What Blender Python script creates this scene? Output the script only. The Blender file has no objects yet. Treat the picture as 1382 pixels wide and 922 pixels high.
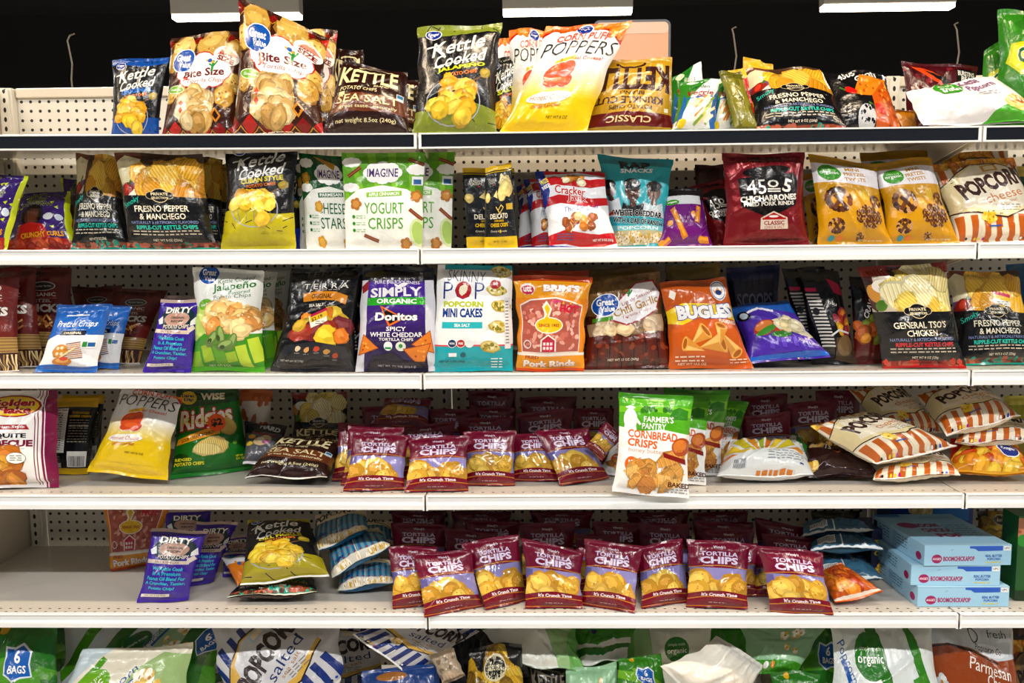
import bpy, math, random
import numpy as np
from mathutils import Matrix, Vector
from mathutils.geometry import tessellate_polygon
S = bpy.context.scene
COL = S.collection
# ------------------------------------------------------------ camera
F, CX, CY, CZ, YAW, PIT, ROL = 1188.45, .2422, -1.9668, 1.3918, -.0207, .1118, -.0099
IW, IH = 1382, 922
fw = np.array([math.sin(YAW)*math.cos(PIT), math.cos(YAW)*math.cos(PIT), -math.sin(PIT)])
_rt = np.array([math.cos(YAW), -math.sin(YAW), 0.]); _up = np.cross(_rt, fw)
rt = _rt*math.cos(ROL)+_up*math.sin(ROL); up = -_rt*math.sin(ROL)+_up*math.cos(ROL)
EYE = np.array([CX, CY, CZ])
cam = bpy.data.cameras.new('camera'); camo = bpy.data.objects.new('camera', cam); COL.objects.link(camo)
cam.sensor_width = 36; cam.lens = F/IW*36; cam.clip_start = .05
m = Matrix.Identity(4)
for i in range(3):
    m[i][0], m[i][1], m[i][2], m[i][3] = rt[i], up[i], -fw[i], EYE[i]
camo.matrix_world = m; S.camera = camo
# ------------------------------------------------------------ light and exposure
S.view_settings.view_transform = 'Standard'; S.view_settings.look = 'None'
S.view_settings.gamma = 1; S.view_settings.use_curve_mapping = False
S.view_settings.exposure = 0.36
W = bpy.data.worlds.new('world'); S.world = W; W.use_nodes = True
W.node_tree.nodes['Background'].inputs[0].default_value = (.70, .86, 1., 1)
W.node_tree.nodes['Background'].inputs[1].default_value = .10
LAMP_W = {-2.9: 72., -.9: 33., 2.8: 44., 6.5: 44.}   # watts of one linear fixture's area lamp, by row
LAMP_C = {-.9: (1., .77, .53)}                                    # the row over this aisle's shelf edge is warmer
LAMP_ROWS = (-2.9, -.9, 2.8, 6.5)   # fixture rows along the aisles
LAMP_X = (-5.5, -2.47, .61, 3.55, 6.6)
LAMP_Z = 3.62

def ray(px, py):
    d = fw + rt*((px-IW/2)/F) + up*(-(py-IH/2)/F)
    return d
def at(px, py, Y):                     # the point at depth Y seen at a pixel
    d = ray(px, py); return EYE + d*((Y-CY)/d[1])
def on_z(px, py, z):
    d = ray(px, py); return EYE + d*((z-CZ)/d[2])
def x_at(px, Y, z):                    # X of a point at depth Y, height z seen in pixel column px
    a = (px-IW/2)/F; b = rt - a*fw; b0 = -(b[1]*(Y-CY)+b[2]*(z-CZ))
    return CX + b0/b[0]

# ------------------------------------------------------------ helpers
def lin(c):
    if isinstance(c, str):
        c = c.lstrip('#')
        if len(c) == 3: c = ''.join(x+x for x in c)
        c = [int(c[i:i+2], 16)/255 for i in (0, 2, 4)]
    return np.array([x/12.92 if x <= .04045 else ((x+.055)/1.055)**2.4 for x in c])
def mat(name, color=None, rough=.4, metal=0, coat=0, bump=0, bscale=40, emit=None, attr=False, spec=.5, cell=0, noise=0):
    M = bpy.data.materials.new(name); M.use_nodes = True; nt = M.node_tree; b = nt.nodes['Principled BSDF']
    b.inputs['Roughness'].default_value = rough; b.inputs['Metallic'].default_value = metal
    b.inputs['Coat Weight'].default_value = coat; b.inputs['Coat Roughness'].default_value = .12
    b.inputs['Specular IOR Level'].default_value = spec
    if attr:
        a = nt.nodes.new('ShaderNodeAttribute'); a.attribute_name = 'Col'
        nt.links.new(a.outputs['Color'], b.inputs['Base Color'])
    elif color is not None:
        b.inputs['Base Color'].default_value = (*lin(color), 1)
    tc = nt.nodes.new('ShaderNodeTexCoord')
    if noise and color is not None:
        n = nt.nodes.new('ShaderNodeTexNoise'); n.inputs['Scale'].default_value = noise; n.inputs['Detail'].default_value = 4
        r = nt.nodes.new('ShaderNodeMapRange'); r.inputs[3].default_value = .82; r.inputs[4].default_value = 1.1
        x = nt.nodes.new('ShaderNodeMix'); x.data_type = 'RGBA'; x.blend_type = 'MULTIPLY'; x.inputs[0].default_value = 1
        nt.links.new(tc.outputs['Object'], n.inputs['Vector']); nt.links.new(n.outputs[0], r.inputs[0])
        x.inputs[6].default_value = (*lin(color), 1); nt.links.new(r.outputs[0], x.inputs[7])
        nt.links.new(x.outputs[2], b.inputs['Base Color'])
    if bump:
        n = nt.nodes.new('ShaderNodeTexNoise'); n.inputs['Scale'].default_value = bscale; n.inputs['Detail'].default_value = 3
        n.inputs['Distortion'].default_value = .6
        nt.links.new(tc.outputs['Object'], n.inputs['Vector'])
        bp = nt.nodes.new('ShaderNodeBump'); bp.inputs['Strength'].default_value = bump; bp.inputs['Distance'].default_value = .004
        h = n.outputs[0]
        if cell:
            v = nt.nodes.new('ShaderNodeTexVoronoi'); v.feature = 'SMOOTH_F1'; v.inputs['Scale'].default_value = cell
            mx = nt.nodes.new('ShaderNodeVectorMath'); mx.operation = 'ADD'
            nn = nt.nodes.new('ShaderNodeTexNoise'); nn.inputs['Scale'].default_value = 9
            sc = nt.nodes.new('ShaderNodeVectorMath'); sc.operation = 'SCALE'; sc.inputs['Scale'].default_value = .05
            nt.links.new(tc.outputs['Object'], nn.inputs['Vector']); nt.links.new(nn.outputs['Color'], sc.inputs[0])
            nt.links.new(tc.outputs['Object'], mx.inputs[0]); nt.links.new(sc.outputs[0], mx.inputs[1])
            nt.links.new(mx.outputs[0], v.inputs['Vector'])
            ad = nt.nodes.new('ShaderNodeMath'); ad.operation = 'MULTIPLY_ADD'; ad.inputs[1].default_value = 2.0
            nt.links.new(v.outputs['Distance'], ad.inputs[0]); nt.links.new(n.outputs[0], ad.inputs[2]); h = ad.outputs[0]
        nt.links.new(h, bp.inputs['Height']); nt.links.new(bp.outputs[0], b.inputs['Normal'])
    if emit:
        b.inputs['Emission Color'].default_value = (*lin(emit[0]), 1); b.inputs['Emission Strength'].default_value = emit[1]
    return M
def holes(name, color, pitch, rad, rough=.45, band=None, axes=(0, 2), stretch=1.0, dark='#16140f'):
    """sheet metal with punched holes on a regular grid, in object coordinates"""
    M = mat(name, color, rough); nt = M.node_tree; b = nt.nodes['Principled BSDF']; L = nt.links.new
    tc = nt.nodes.new('ShaderNodeTexCoord'); sp = nt.nodes.new('ShaderNodeSeparateXYZ'); L(tc.outputs['Object'], sp.inputs[0])
    def mth(op, a, c=None, d=None):
        n = nt.nodes.new('ShaderNodeMath'); n.operation = op
        for k, q in enumerate((a, c, d)):
            if q is None: continue
            if isinstance(q, (int, float)): n.inputs[k].default_value = q
            else: L(q, n.inputs[k])
        return n.outputs[0]
    ds = []
    for k, ax in enumerate(axes):
        p = pitch if isinstance(pitch, (int, float)) else pitch[k]
        f = mth('SUBTRACT', mth('FRACT', mth('DIVIDE', sp.outputs[ax], p)), .5)
        f = mth('MULTIPLY', f, p*(stretch if k == 1 else 1)); ds.append(mth('MULTIPLY', f, f))
    inside = mth('LESS_THAN', mth('ADD', ds[0], ds[1]), rad*rad)
    if band:
        a = sp.outputs[band[0]]
        inside = mth('MULTIPLY', inside, mth('MULTIPLY', mth('GREATER_THAN', a, band[1]), mth('LESS_THAN', a, band[2])))
    x = nt.nodes.new('ShaderNodeMix'); x.data_type = 'RGBA'; L(inside, x.inputs[0])
    x.inputs[6].default_value = (*lin(color), 1); x.inputs[7].default_value = (*lin(dark), 1)
    L(x.outputs[2], b.inputs['Base Color'])
    return M
def tag(o, label=None, cat=None, group=None, kind=None):
    if label: o['label'] = label
    if cat: o['category'] = cat
    if group: o['group'] = group
    if kind: o['kind'] = kind
    return o
def empty(name, loc):
    o = bpy.data.objects.new(name, None); o.location = loc; o.empty_display_size = .02; COL.objects.link(o); return o
class MB:
    """collects boxes, tubes and prisms and links them as one mesh"""
    def __init__(s): s.v = []; s.f = []
    def add(s, vs, fs):
        k = len(s.v); s.v += [tuple(v) for v in vs]; s.f += [tuple(i+k for i in f) for f in fs]; return s
    def box(s, x0, x1, y0, y1, z0, z1):
        v = [(x, y, z) for x in (x0, x1) for y in (y0, y1) for z in (z0, z1)]
        return s.add(v, [(0, 1, 3, 2), (4, 6, 7, 5), (0, 4, 5, 1), (2, 3, 7, 6), (0, 2, 6, 4), (1, 5, 7, 3)])
    def prism(s, prof, x0, x1):        # (y,z) outline run along x
        n = len(prof); v = [(x0, *p) for p in prof]+[(x1, *p) for p in prof]
        f = [(i, (i+1) % n, n+(i+1) % n, n+i) for i in range(n)]+[tuple(range(n))[::-1], tuple(range(n, 2*n))]
        return s.add(v, f)
    def tube(s, pts, r, n=8):
        P = [Vector(p) for p in pts]; rings = []
        for i, p in enumerate(P):
            d = (P[min(i+1, len(P)-1)]-P[max(i-1, 0)]).normalized(); a = d.orthogonal().normalized(); b = d.cross(a)
            rings.append([p+(a*math.cos(t*2*math.pi/n)+b*math.sin(t*2*math.pi/n))*r for t in range(n)])
        v = [q for ring in rings for q in ring]; f = []
        for i in range(len(P)-1):
            for t in range(n):
                f.append((i*n+t, i*n+(t+1) % n, (i+1)*n+(t+1) % n, (i+1)*n+t))
        f += [tuple(range(n))[::-1], tuple(range((len(P)-1)*n, len(P)*n))]
        return s.add(v, f)
    def build(s, name, M, parent=None, loc=None, bevel=0, smooth=False):
        me = bpy.data.meshes.new(name); me.from_pydata(s.v, [], s.f); me.materials.append(M)
        if smooth: me.polygons.foreach_set('use_smooth', [True]*len(me.polygons))
        o = bpy.data.objects.new(name, me); COL.objects.link(o)
        if parent: o.parent = parent
        if loc: o.location = loc
        if bevel:
            b = o.modifiers.new('bevel', 'BEVEL'); b.width = bevel; b.segments = 2; b.limit_method = 'ANGLE'
        return o

# ------------------------------------------------------------ print on film: flat coloured shapes in (u, v)
_tc = {}
def text_tris(s, off):
    k = (s, off)
    if k in _tc: return _tc[k]
    if 'sc' not in _tc: _tc['sc'] = bpy.data.scenes.new('type')
    sc = _tc['sc']
    cu = bpy.data.curves.new('t', 'FONT'); cu.body = s; cu.resolution_u = 2; cu.offset = off; cu.fill_mode = 'FRONT'
    o = bpy.data.objects.new('t', cu); sc.collection.objects.link(o); vl = sc.view_layers[0]; vl.update()
    me = bpy.data.meshes.new_from_object(o.evaluated_get(vl.depsgraph)); me.calc_loop_triangles()
    v = np.empty(len(me.vertices)*3, np.float32); me.vertices.foreach_get('co', v); v = v.reshape(-1, 3)[:, :2].astype(float)
    t = np.empty(len(me.loop_triangles)*3, np.int32); me.loop_triangles.foreach_get('vertices', t)
    r = v[t.reshape(-1, 3)]
    bpy.data.objects.remove(o); bpy.data.curves.remove(cu); bpy.data.meshes.remove(me)
    _tc[k] = r; return r
def turned(d, a, k=1.0):
    """the same print turned by a degrees on its film"""
    q = shift(d, 0); q.t = [d.rot((t-.5)*k+.5, .5, .5, a) for t in q.t]; return q
def shift(d, dv, k=1.0, base=None):
    """the same print sitting higher (or lower) on its bag"""
    q = D(d.w, d.h, '#000000'); q.base = d.base
    if hasattr(d, 'backc'): q.backc = d.backc
    q.t = [np.stack([t[..., 0], t[..., 1]*k+dv], -1) for t in d.t]; q.c = list(d.c)
    if base: q.R(0, 0, 1, dv+.002, base)
    return q
class D:
    def __init__(s, w, h, base, seed=1):
        s.w, s.h, s.base = w, h, lin(base); s.t = []; s.c = []; s.marks = {}; s.now = None; s.rnd = random.Random(seed)
    def tri(s, t, c):
        if len(t) and s.now: s.marks[len(s.t)] = s.now
        if len(t): s.t.append(np.asarray(t, float)); s.c.append(lin(c) if isinstance(c, str) else np.asarray(c, float))
    def rot(s, p, u, v, a):
        if not a: return p
        q = (p-np.array([u, v]))*np.array([s.w, s.h]); c, n = math.cos(math.radians(a)), math.sin(math.radians(a))
        q = np.stack([q[..., 0]*c-q[..., 1]*n, q[..., 0]*n+q[..., 1]*c], -1)
        return q/np.array([s.w, s.h])+np.array([u, v])
    def R(s, u0, v0, u1, v1, c, rot=0):
        p = np.array([[[u0, v0], [u1, v0], [u1, v1]], [[u0, v0], [u1, v1], [u0, v1]]], float)
        s.tri(s.rot(p, (u0+u1)/2, (v0+v1)/2, rot), c)
    def P(s, pts, c):
        pts = np.array(pts, float).reshape(-1, 2)
        t = tessellate_polygon([[Vector((x, y, 0)) for x, y in pts]])
        s.tri(pts[np.array(t)], c)
    def E(s, u, v, ru, rv, c, rot=0, n=18, jag=0):
        a = np.linspace(0, 2*math.pi, n, endpoint=False); k = np.ones(n)
        if jag: k = np.array([1+s.rnd.uniform(-jag, jag) for _ in a])
        p = np.stack([u+ru*np.cos(a)*k, v+rv*np.sin(a)*k], -1); p = s.rot(p, u, v, rot)
        ctr = np.tile([u, v], (n, 1)); s.tri(np.stack([ctr, p, np.roll(p, -1, 0)], 1), c)
    def ring(s, u, v, ru, rv, wd, c, n=28):
        a = np.linspace(0, 2*math.pi, n+1); o = np.stack([u+ru*np.cos(a), v+rv*np.sin(a)], -1)
        i = np.stack([u+(ru-wd)*np.cos(a), v+(rv-wd*s.w/s.h)*np.sin(a)], -1)
        s.tri(np.concatenate([np.stack([o[:-1], o[1:], i[1:]], 1), np.stack([o[:-1], i[1:], i[:-1]], 1)]), c)
    def L(s, pts, wd, c):
        p = np.array(pts, float).reshape(-1, 2); k = np.array([s.w, s.h])
        for a, b in zip(p[:-1], p[1:]):
            d = (b-a)*k; n = np.array([-d[1], d[0]])/(np.linalg.norm(d)+1e-9)*wd*s.w/2/k; e = d/(np.linalg.norm(d)+1e-9)*wd*s.w*.3/k
            a2, b2 = a-e, b+e
            s.tri([[a2-n, b2-n, b2+n], [a2-n, b2+n, a2+n]], c)
    def T(s, txt, u, v, w, h, c, b=.02, sl=0, rot=0, arc=0, o=None, ow=.03, flare=0):
        base = text_tris(txt, b)
        if not len(base): return
        lo, hi = base.reshape(-1, 2).min(0), base.reshape(-1, 2).max(0)
        def put(t, col):
            q = (t-(lo+hi)/2)/(hi-lo)
            y = q[..., 1].copy()
            x = q[..., 0]+sl*y*h*s.h/(w*s.w)
            y = y*(1+flare*(2*x)**2) + arc*(.25-x*x)
            p = np.stack([u+x*w, v+y*h], -1)
            s.tri(s.rot(p, u, v, rot), col)
        if o: put(text_tris(txt, b+ow), o)
        put(base, c)
    # ---- food and badges
    def chip(s, u, v, ru, rv, rot, col, edge=None, rip=0, hi=True, n=12, jag=.13):
        col = lin(col) if isinstance(col, str) else col
        k = s.rnd.uniform(.85, 1.12); col = np.clip(col*k, 0, 1)
        s.E(u, v, ru, rv, np.array(edge if edge is not None else col*.68), rot, n, jag)
        s.E(u, v+.004, ru*.93, rv*.90, col, rot, n, jag)
        if rip:
            for q in np.linspace(-.7, .7, rip):
                l = math.sqrt(max(0, 1-q*q))*.85
                p = s.rot(np.array([[u+ru*q, v-rv*l], [u+ru*q, v+rv*l]]), u, v, rot)
                s.L(p, .010, col*np.array([.86, .72, .5])); s.L(p+np.array([.016, 0]), .007, np.clip(col*1.2+.04, 0, 1))
        elif hi:
            s.E(u-ru*.12, v+rv*.22, ru*.6, rv*.42, np.clip(col*1.2+.04, 0, 1), rot, 8, .25); s.E(u+ru*.25, v-rv*.3, ru*.4, rv*.22, col*.86, rot+20, 7, .2)
    def chips(s, u, v, ru, rv, n, sz, cols, rip=0, flat=.55, cn=12, jag=.13):
        sz2 = sz*s.w/s.h
        pts = [(s.rnd.uniform(-1, 1), s.rnd.uniform(-1, 1)) for _ in range(n*3)]
        pts = [p for p in pts if p[0]**2+p[1]**2 < 1][:n]; pts.sort(key=lambda p: -p[1])
        for a, b in pts:
            k = s.rnd.uniform(.8, 1.25)
            s.chip(u+a*ru, v+b*rv, sz*k, sz2*k*s.rnd.uniform(flat, 1), s.rnd.uniform(-70, 70), lin(s.rnd.choice(cols)), rip=rip, n=cn, jag=jag)
    def tchip(s, u, v, r, rot, col='#e08a2c', edge='#a8501a'):
        k = s.w/s.h
        for rr, c in ((r, edge), (r*.9, col)):
            p = np.array([[u, v+rr*k], [u-rr*.95, v-rr*.6*k], [u+rr*.95, v-rr*.6*k]]); s.P(s.rot(p, u, v, rot), c)
        for _ in range(6):
            s.E(u+s.rnd.uniform(-.35, .35)*r, v+s.rnd.uniform(-.4, .3)*r*k, r*.09, r*.09*k, s.rnd.choice(['#f6b552', '#b8561c', '#f0a23c']), 0, 6)
    def pop(s, u, v, r, tone=('#f4ecd0', '#fffbee', '#e3c46a')):
        k = s.w/s.h
        for _ in range(6):
            a = s.rnd.uniform(0, 6.28); q = s.rnd.uniform(.3, .75)*r
            s.E(u+math.cos(a)*q, v+math.sin(a)*q*k, r*.5, r*.5*k, s.rnd.choice(tone), 0, 9)
        s.E(u, v, r*.25, r*.25*k, '#b98a35', 0, 7)
    def pops(s, u, v, ru, rv, n, r, **kw):
        for _ in range(n): s.pop(u+s.rnd.uniform(-ru, ru), v+s.rnd.uniform(-rv, rv), r*s.rnd.uniform(.8, 1.2), **kw)
    def specks(s, u0, v0, u1, v1, n, sz, cols):
        k = s.w/s.h
        for _ in range(n):
            s.E(s.rnd.uniform(u0, u1), s.rnd.uniform(v0, v1), sz*s.rnd.uniform(.5, 1.3), sz*k*s.rnd.uniform(.5, 1.3), s.rnd.choice(cols), s.rnd.uniform(0, 180), 7, .2)
    def cloud(s, u, v, ru, rv, c):
        s.E(u, v, ru, rv*.75, c)
        for a in range(0, 360, 45):
            s.E(u+ru*.62*math.cos(math.radians(a)), v+rv*.5*math.sin(math.radians(a)), ru*.4, rv*.5, c, 0, 12)
    def grad(s, v0, v1, c0, c1, n=10, u0=0, u1=1):     # a printed colour blend
        a, b = lin(c0), lin(c1)
        for i in range(n):
            s.R(u0, v0+(v1-v0)*i/n, u1, v0+(v1-v0)*(i+1)/n, a+(b-a)*(i+.5)/n)
    def wave(s, v, amp, c, top=True, ph=0, k=1.0, to=None):
        us = np.linspace(0, 1, 15); vs = v+amp*np.sin(us*6.28*k+ph)
        e = (1 if top else 0) if to is None else to
        s.P([(u, q) for u, q in zip(us, vs)]+[(1, e), (0, e)], c)
    def lines(s, u, v, w, n, lh, c, th=.35):           # small print
        for i in range(n):
            x = u-w/2
            while x < u+w/2:
                l = s.rnd.uniform(.03, .09); s.R(x, v-i*lh, min(x+l, u+w/2), v-i*lh+lh*th, c); x += l+.018

# ------------------------------------------------------------ film geometry
NU, NV, SV = 30, 38, 2
def split(t, idx, f):
    """cut triangles along the integer levels of f, so that print follows the film's facets"""
    done_t, done_i = [], []
    while len(t):
        q = f(t); lo, hi = q.min(1), q.max(1); k = np.floor((lo+hi)/2); k = np.where(k <= lo+1e-6, k+1, k)
        cr = k < hi-1e-6
        done_t.append(t[~cr]); done_i.append(idx[~cr]); t, idx, q, k = t[cr], idx[cr], q[cr], k[cr]
        if not len(t): break
        o = np.argsort(q, 1); n = np.arange(len(t))[:, None]; t = t[n, o]; q = q[n, o]
        a, b, c = t[:, 0], t[:, 1], t[:, 2]; fa, fb, fc = q[:, 0], q[:, 1], q[:, 2]
        def cut(p, r, fp, fr): w = ((k-fp)/np.where(abs(fr-fp) < 1e-12, 1, fr-fp))[:, None]; return p+(r-p)*np.clip(w, 0, 1)
        ac = cut(a, c, fa, fc); up_ = (k > fb)[:, None]
        ab, bc = cut(a, b, fa, fb), cut(b, c, fb, fc)
        t1 = np.stack([a, np.where(up_, b, ab), np.where(up_, bc, ac)], 1)
        t2 = np.stack([np.where(up_, a, ab), np.where(up_, bc, b), np.where(up_, ac, c)], 1)
        t3 = np.stack([ac, np.where(up_, bc, ab), c], 1)
        t = np.concatenate([t1, t2, t3]); idx = np.concatenate([idx]*3)
        q2 = t.reshape(-1, 3, 2); ar = abs(np.cross(q2[:, 1]-q2[:, 0], q2[:, 2]-q2[:, 0])); ok = ar > 1e-12
        t, idx = t[ok], idx[ok]
    return np.concatenate(done_t), np.concatenate(done_i)
def make_mesh(name, V, Nn, T, C, M, parent, loc):
    me = bpy.data.meshes.new(name); n = len(T)
    used = np.unique(T); rem = np.zeros(len(V), np.int64); rem[used] = np.arange(len(used)); T = rem[T]; V = V[used]; Nn = Nn[used]
    me.vertices.add(len(V)); me.vertices.foreach_set('co', V.astype(np.float32).ravel())
    me.loops.add(3*n); me.loops.foreach_set('vertex_index', T.astype(np.int32).ravel())
    me.polygons.add(n); me.polygons.foreach_set('loop_start', np.arange(0, 3*n, 3, dtype=np.int32))
    me.polygons.foreach_set('use_smooth', np.ones(n, bool))
    me.update(calc_edges=True)
    a = me.attributes.new('Col', 'FLOAT_COLOR', 'FACE'); a.data.foreach_set('color', np.concatenate([np.clip(C, 0, 1)**1.22, np.ones((n, 1))], 1).astype(np.float32).ravel())
    a = me.attributes.new('custom_normal', 'FLOAT_VECTOR', 'POINT'); a.data.foreach_set('vector', Nn.astype(np.float32).ravel())
    me.materials.append(M)
    o = bpy.data.objects.new(name, me); COL.objects.link(o); o.parent = parent; o.location = loc
    return o
def film(design, BL, BR, TR, TL, thick, seed, pinch=.085, wr=1.0, flip=False, fill=.25, seal=True, curl=0.0, blunt=.55):
    """front sheet, back sheet and print of a pillow bag spanned between four corners"""
    R = np.random.RandomState(seed)
    w = (np.linalg.norm(BR-BL)+np.linalg.norm(TR-TL))/2; h = (np.linalg.norm(TL-BL)+np.linalg.norm(TR-BR))/2
    u = np.linspace(0, 1, NU+1)[:, None]*np.ones((1, NV+1)); v = np.linspace(0, 1, NV+1)[None]*np.ones((NU+1, 1))
    sv = SV/NV if seal else .0
    vp = np.clip((v-sv)/(1-2*sv), 0, 1)
    e = np.clip(4*vp*(1-vp), 0, 1)**blunt*(1+fill*(.5-vp)*2*np.clip(4*vp*(1-vp), 0, 1))
    s = np.clip(1-abs(2*u-1)**2.6, 0, 1)**.7
    k = 1-pinch*np.clip(4*vp*(1-vp), 0, 1)**.7
    uu = .5+(u-.5)*k
    # edge jitter so that outlines are not ruler straight
    for q in range(3): uu = uu+np.where(u < .5, 1, -1)*(abs(2*u-1)**4)*.006*wr*np.sin(v*R.uniform(6, 22)+R.uniform(0, 6))*np.clip(4*vp*(1-vp), 0, 1)
    vv = v+.010*wr*np.sin(u*R.uniform(3, 7)+R.uniform(0, 6))*(v > .5)*(2*v-1)+.006*wr*np.sin(u*R.uniform(4, 9)+R.uniform(0, 6))*(v < .5)*(1-2*v)
    bl = lambda a, b: (BL*(1-a)[..., None]+BR*a[..., None])*(1-b)[..., None]+(TL*(1-a)[..., None]+TR*a[..., None])*b[..., None]
    P = bl(uu, vv)
    du = (BR-BL)+(TR-TL); dv = (TL-BL)+(TR-BR); nrm = np.cross(du, dv); nrm /= np.linalg.norm(nrm)
    # wrinkles
    edge = np.clip(u*(1-u)*14, 0, 1)
    def ridges(side):
        a = np.zeros_like(u)
        for q in range(4):                       # slow dents
            a += R.uniform(.4, 1)*np.sin(u*R.uniform(3, 9)+v*R.uniform(-9, 9)+R.uniform(0, 6))*.0016
        for q in range(3):                       # gathers running out of both seals
            fr = R.uniform(14, 34); ph = R.uniform(0, 6)
            g = np.sin(u*fr+ph+3*v*np.sin(u*3+ph)); a += (1-abs(g))*.0040*(np.exp(-abs(v-sv)/.13)+np.exp(-abs(1-sv-v)/.15))*R.uniform(.4, 1)
        for q in range(13):                       # sharp creases
            x0, y0, an, ln, wd = R.uniform(.1, .9), R.uniform(.05, .95), R.uniform(0, 3.14), R.uniform(.12, .4), R.uniform(.018, .04)
            p = ((u-x0)*math.cos(an)+(v-y0)*math.sin(an)*h/w); r = (-(u-x0)*math.sin(an)+(v-y0)*math.cos(an)*h/w)
            a += R.choice([-1, 1])*R.uniform(.7, 1.9)*.0026*np.exp(-abs(r)/wd)*np.exp(-(p/ln)**4)
        return a*edge*wr*min(1.3, w/.17)
    mn = .0005*np.clip(u*(1-u)*40, 0, 1)
    front = np.maximum(thick*.5*e*s+ridges(0)*np.clip(e*3, .35, 1), -.2*thick*e*s)+mn
    back = -np.maximum(thick*.5*e*s+ridges(1)*.6*np.clip(e*3, 0, 1), -.2*thick*e*s)-mn
    sway = (.004*wr*np.sin(u*R.uniform(5, 11)+R.uniform(0, 6))*(np.exp(-v/.07)+np.exp(-(1-v)/.07)))+curl*np.clip((v-.8)/.2, 0, 1)**2
    Pf = P+nrm*(front+sway)[..., None]; Pb = P+nrm*(back+sway)[..., None]
    def nor(p, sg):
        a = np.gradient(p, axis=0); b = np.gradient(p, axis=1); n = np.cross(a, b)*sg; return n/(np.linalg.norm(n, axis=-1, keepdims=True)+1e-12)
    Nf, Nb = nor(Pf, 1), nor(Pb, -1)
    I = np.arange((NU+1)*(NV+1)).reshape(NU+1, NV+1)
    a, b, c, d = I[:-1, :-1].ravel(), I[1:, :-1].ravel(), I[1:, 1:].ravel(), I[:-1, 1:].ravel()
    tf = np.concatenate([np.stack([a, b, c], 1), np.stack([a, c, d], 1)])
    vc = v[:-1, :-1].ravel()+.5/NV; vcf = np.concatenate([vc, vc])
    nb = I.size
    V = [Pf.reshape(-1, 3), Pb.reshape(-1, 3)]; Ns = [Nf.reshape(-1, 3), Nb.reshape(-1, 3)]
    T = [tf, tf[:, ::-1]+nb]; VC = [vcf, vcf]; base = design.base
    LY = [np.full(2*len(tf), -1)]
    C = [np.tile(base, (len(tf), 1)), np.tile(getattr(design, 'backc', base), (len(tf), 1))]
    if design.t:
        idx = np.concatenate([np.full(len(t), i) for i, t in enumerate(design.t)]); t = np.concatenate(design.t)
        if flip: t = 1-t
        for f in (lambda q: q[..., 0], lambda q: q[..., 1]): t, idx = split(t, idx, f)      # trim at the film's edges
        mid = t.mean(1); ok = ((mid > 0) & (mid < 1)).all(1); t, idx = t[ok], idx[ok]
        t = np.clip(t, 0, 1)*np.array([NU, NV])
        ar = np.cross(t[:, 1]-t[:, 0], t[:, 2]-t[:, 0]); ok = abs(ar) > 1e-9; t, idx = t[ok], idx[ok]
        for f in (lambda q: q[..., 0], lambda q: q[..., 1], lambda q: q[..., 0]-q[..., 1]): t, idx = split(t, idx, f)
        ar = np.cross(t[:, 1]-t[:, 0], t[:, 2]-t[:, 0]); neg = ar < 0; t[neg] = t[neg][:, ::-1]
        ok = abs(ar) > 1e-8; t, idx = t[ok], idx[ok]
        key = np.round(t.reshape(-1, 2)*8192).astype(np.int64); key = (key[:, 0]*400000+key[:, 1])*8192+np.repeat(idx, 3)
        cen = np.repeat(t.mean(1), 3, 0)
        _, first, inv = np.unique(key, return_index=True, return_inverse=True)
        q = t.reshape(-1, 2)[first]; cq = cen[first]; lay = np.repeat(idx, 3)[first]
        ci = np.clip(np.floor(cq[:, 0]).astype(int), 0, NU-1); cj = np.clip(np.floor(cq[:, 1]).astype(int), 0, NV-1)
        x = np.clip(q[:, 0]-ci, 0, 1)[:, None]; y = np.clip(q[:, 1]-cj, 0, 1)[:, None]
        lowr = (cq[:, 0]-ci) >= (cq[:, 1]-cj)
        def ev(A):
            p00, p10, p11, p01 = A[ci, cj], A[ci+1, cj], A[ci+1, cj+1], A[ci, cj+1]
            return np.where(lowr[:, None], p00+(p10-p00)*x+(p11-p10)*y, p00+(p01-p00)*y+(p11-p01)*x)
        nn = ev(Nf); nn /= np.linalg.norm(nn, axis=1, keepdims=True)+1e-12
        nl = len(design.t); st = min(.00003, .0014/nl)
        V.append(ev(Pf)+nn*(.00012+st*lay)[:, None]); Ns.append(nn); T.append(inv.reshape(-1, 3)+2*nb)
        VC.append(t[:, :, 1].mean(1)/NV); C.append(np.array(design.c)[idx]); LY.append(idx)
    return np.concatenate(V), np.concatenate(Ns), np.concatenate(T), np.concatenate(C), np.concatenate(VC), np.concatenate(LY)
# ------------------------------------------------------------ materials of the place
M_SHELF = mat('almond painted steel', '#e3d8c4', .38, coat=.15, noise=6)
M_DECK = holes('perforated almond deck', '#c9c4bc', (.0236, .0190), .0036, .13, band=(1, .006, .043), axes=(0, 1), stretch=1.7)
M_PEG = holes('almond pegboard', '#dedace', .0254, .0043, .5)
M_POST = holes('slotted almond upright', '#e3ded0', (.060, .0254), .0040, .4, stretch=.58)
M_RAIL = mat('white price rail', '#e9ecee', .3, coat=.2, noise=3)
M_STRIP = mat('empty blue black label strip', '#171a22', .12, coat=.5, noise=5)
M_BLACK = mat('black painted ceiling', '#0b0a0a', .9, noise=2)
M_FLOOR = mat('pale vinyl floor', '#b9b2a6', .3, noise=2)
M_LAMP = mat('white lamp housing', '#d5d0c6', .4)
M_GLOW = mat('lit diffuser', '#ffffff', .4, emit=('#fff0d8', 10.0))
M_DARK = mat('black wall', '#0d0b0a', .9, noise=1.5)
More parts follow.
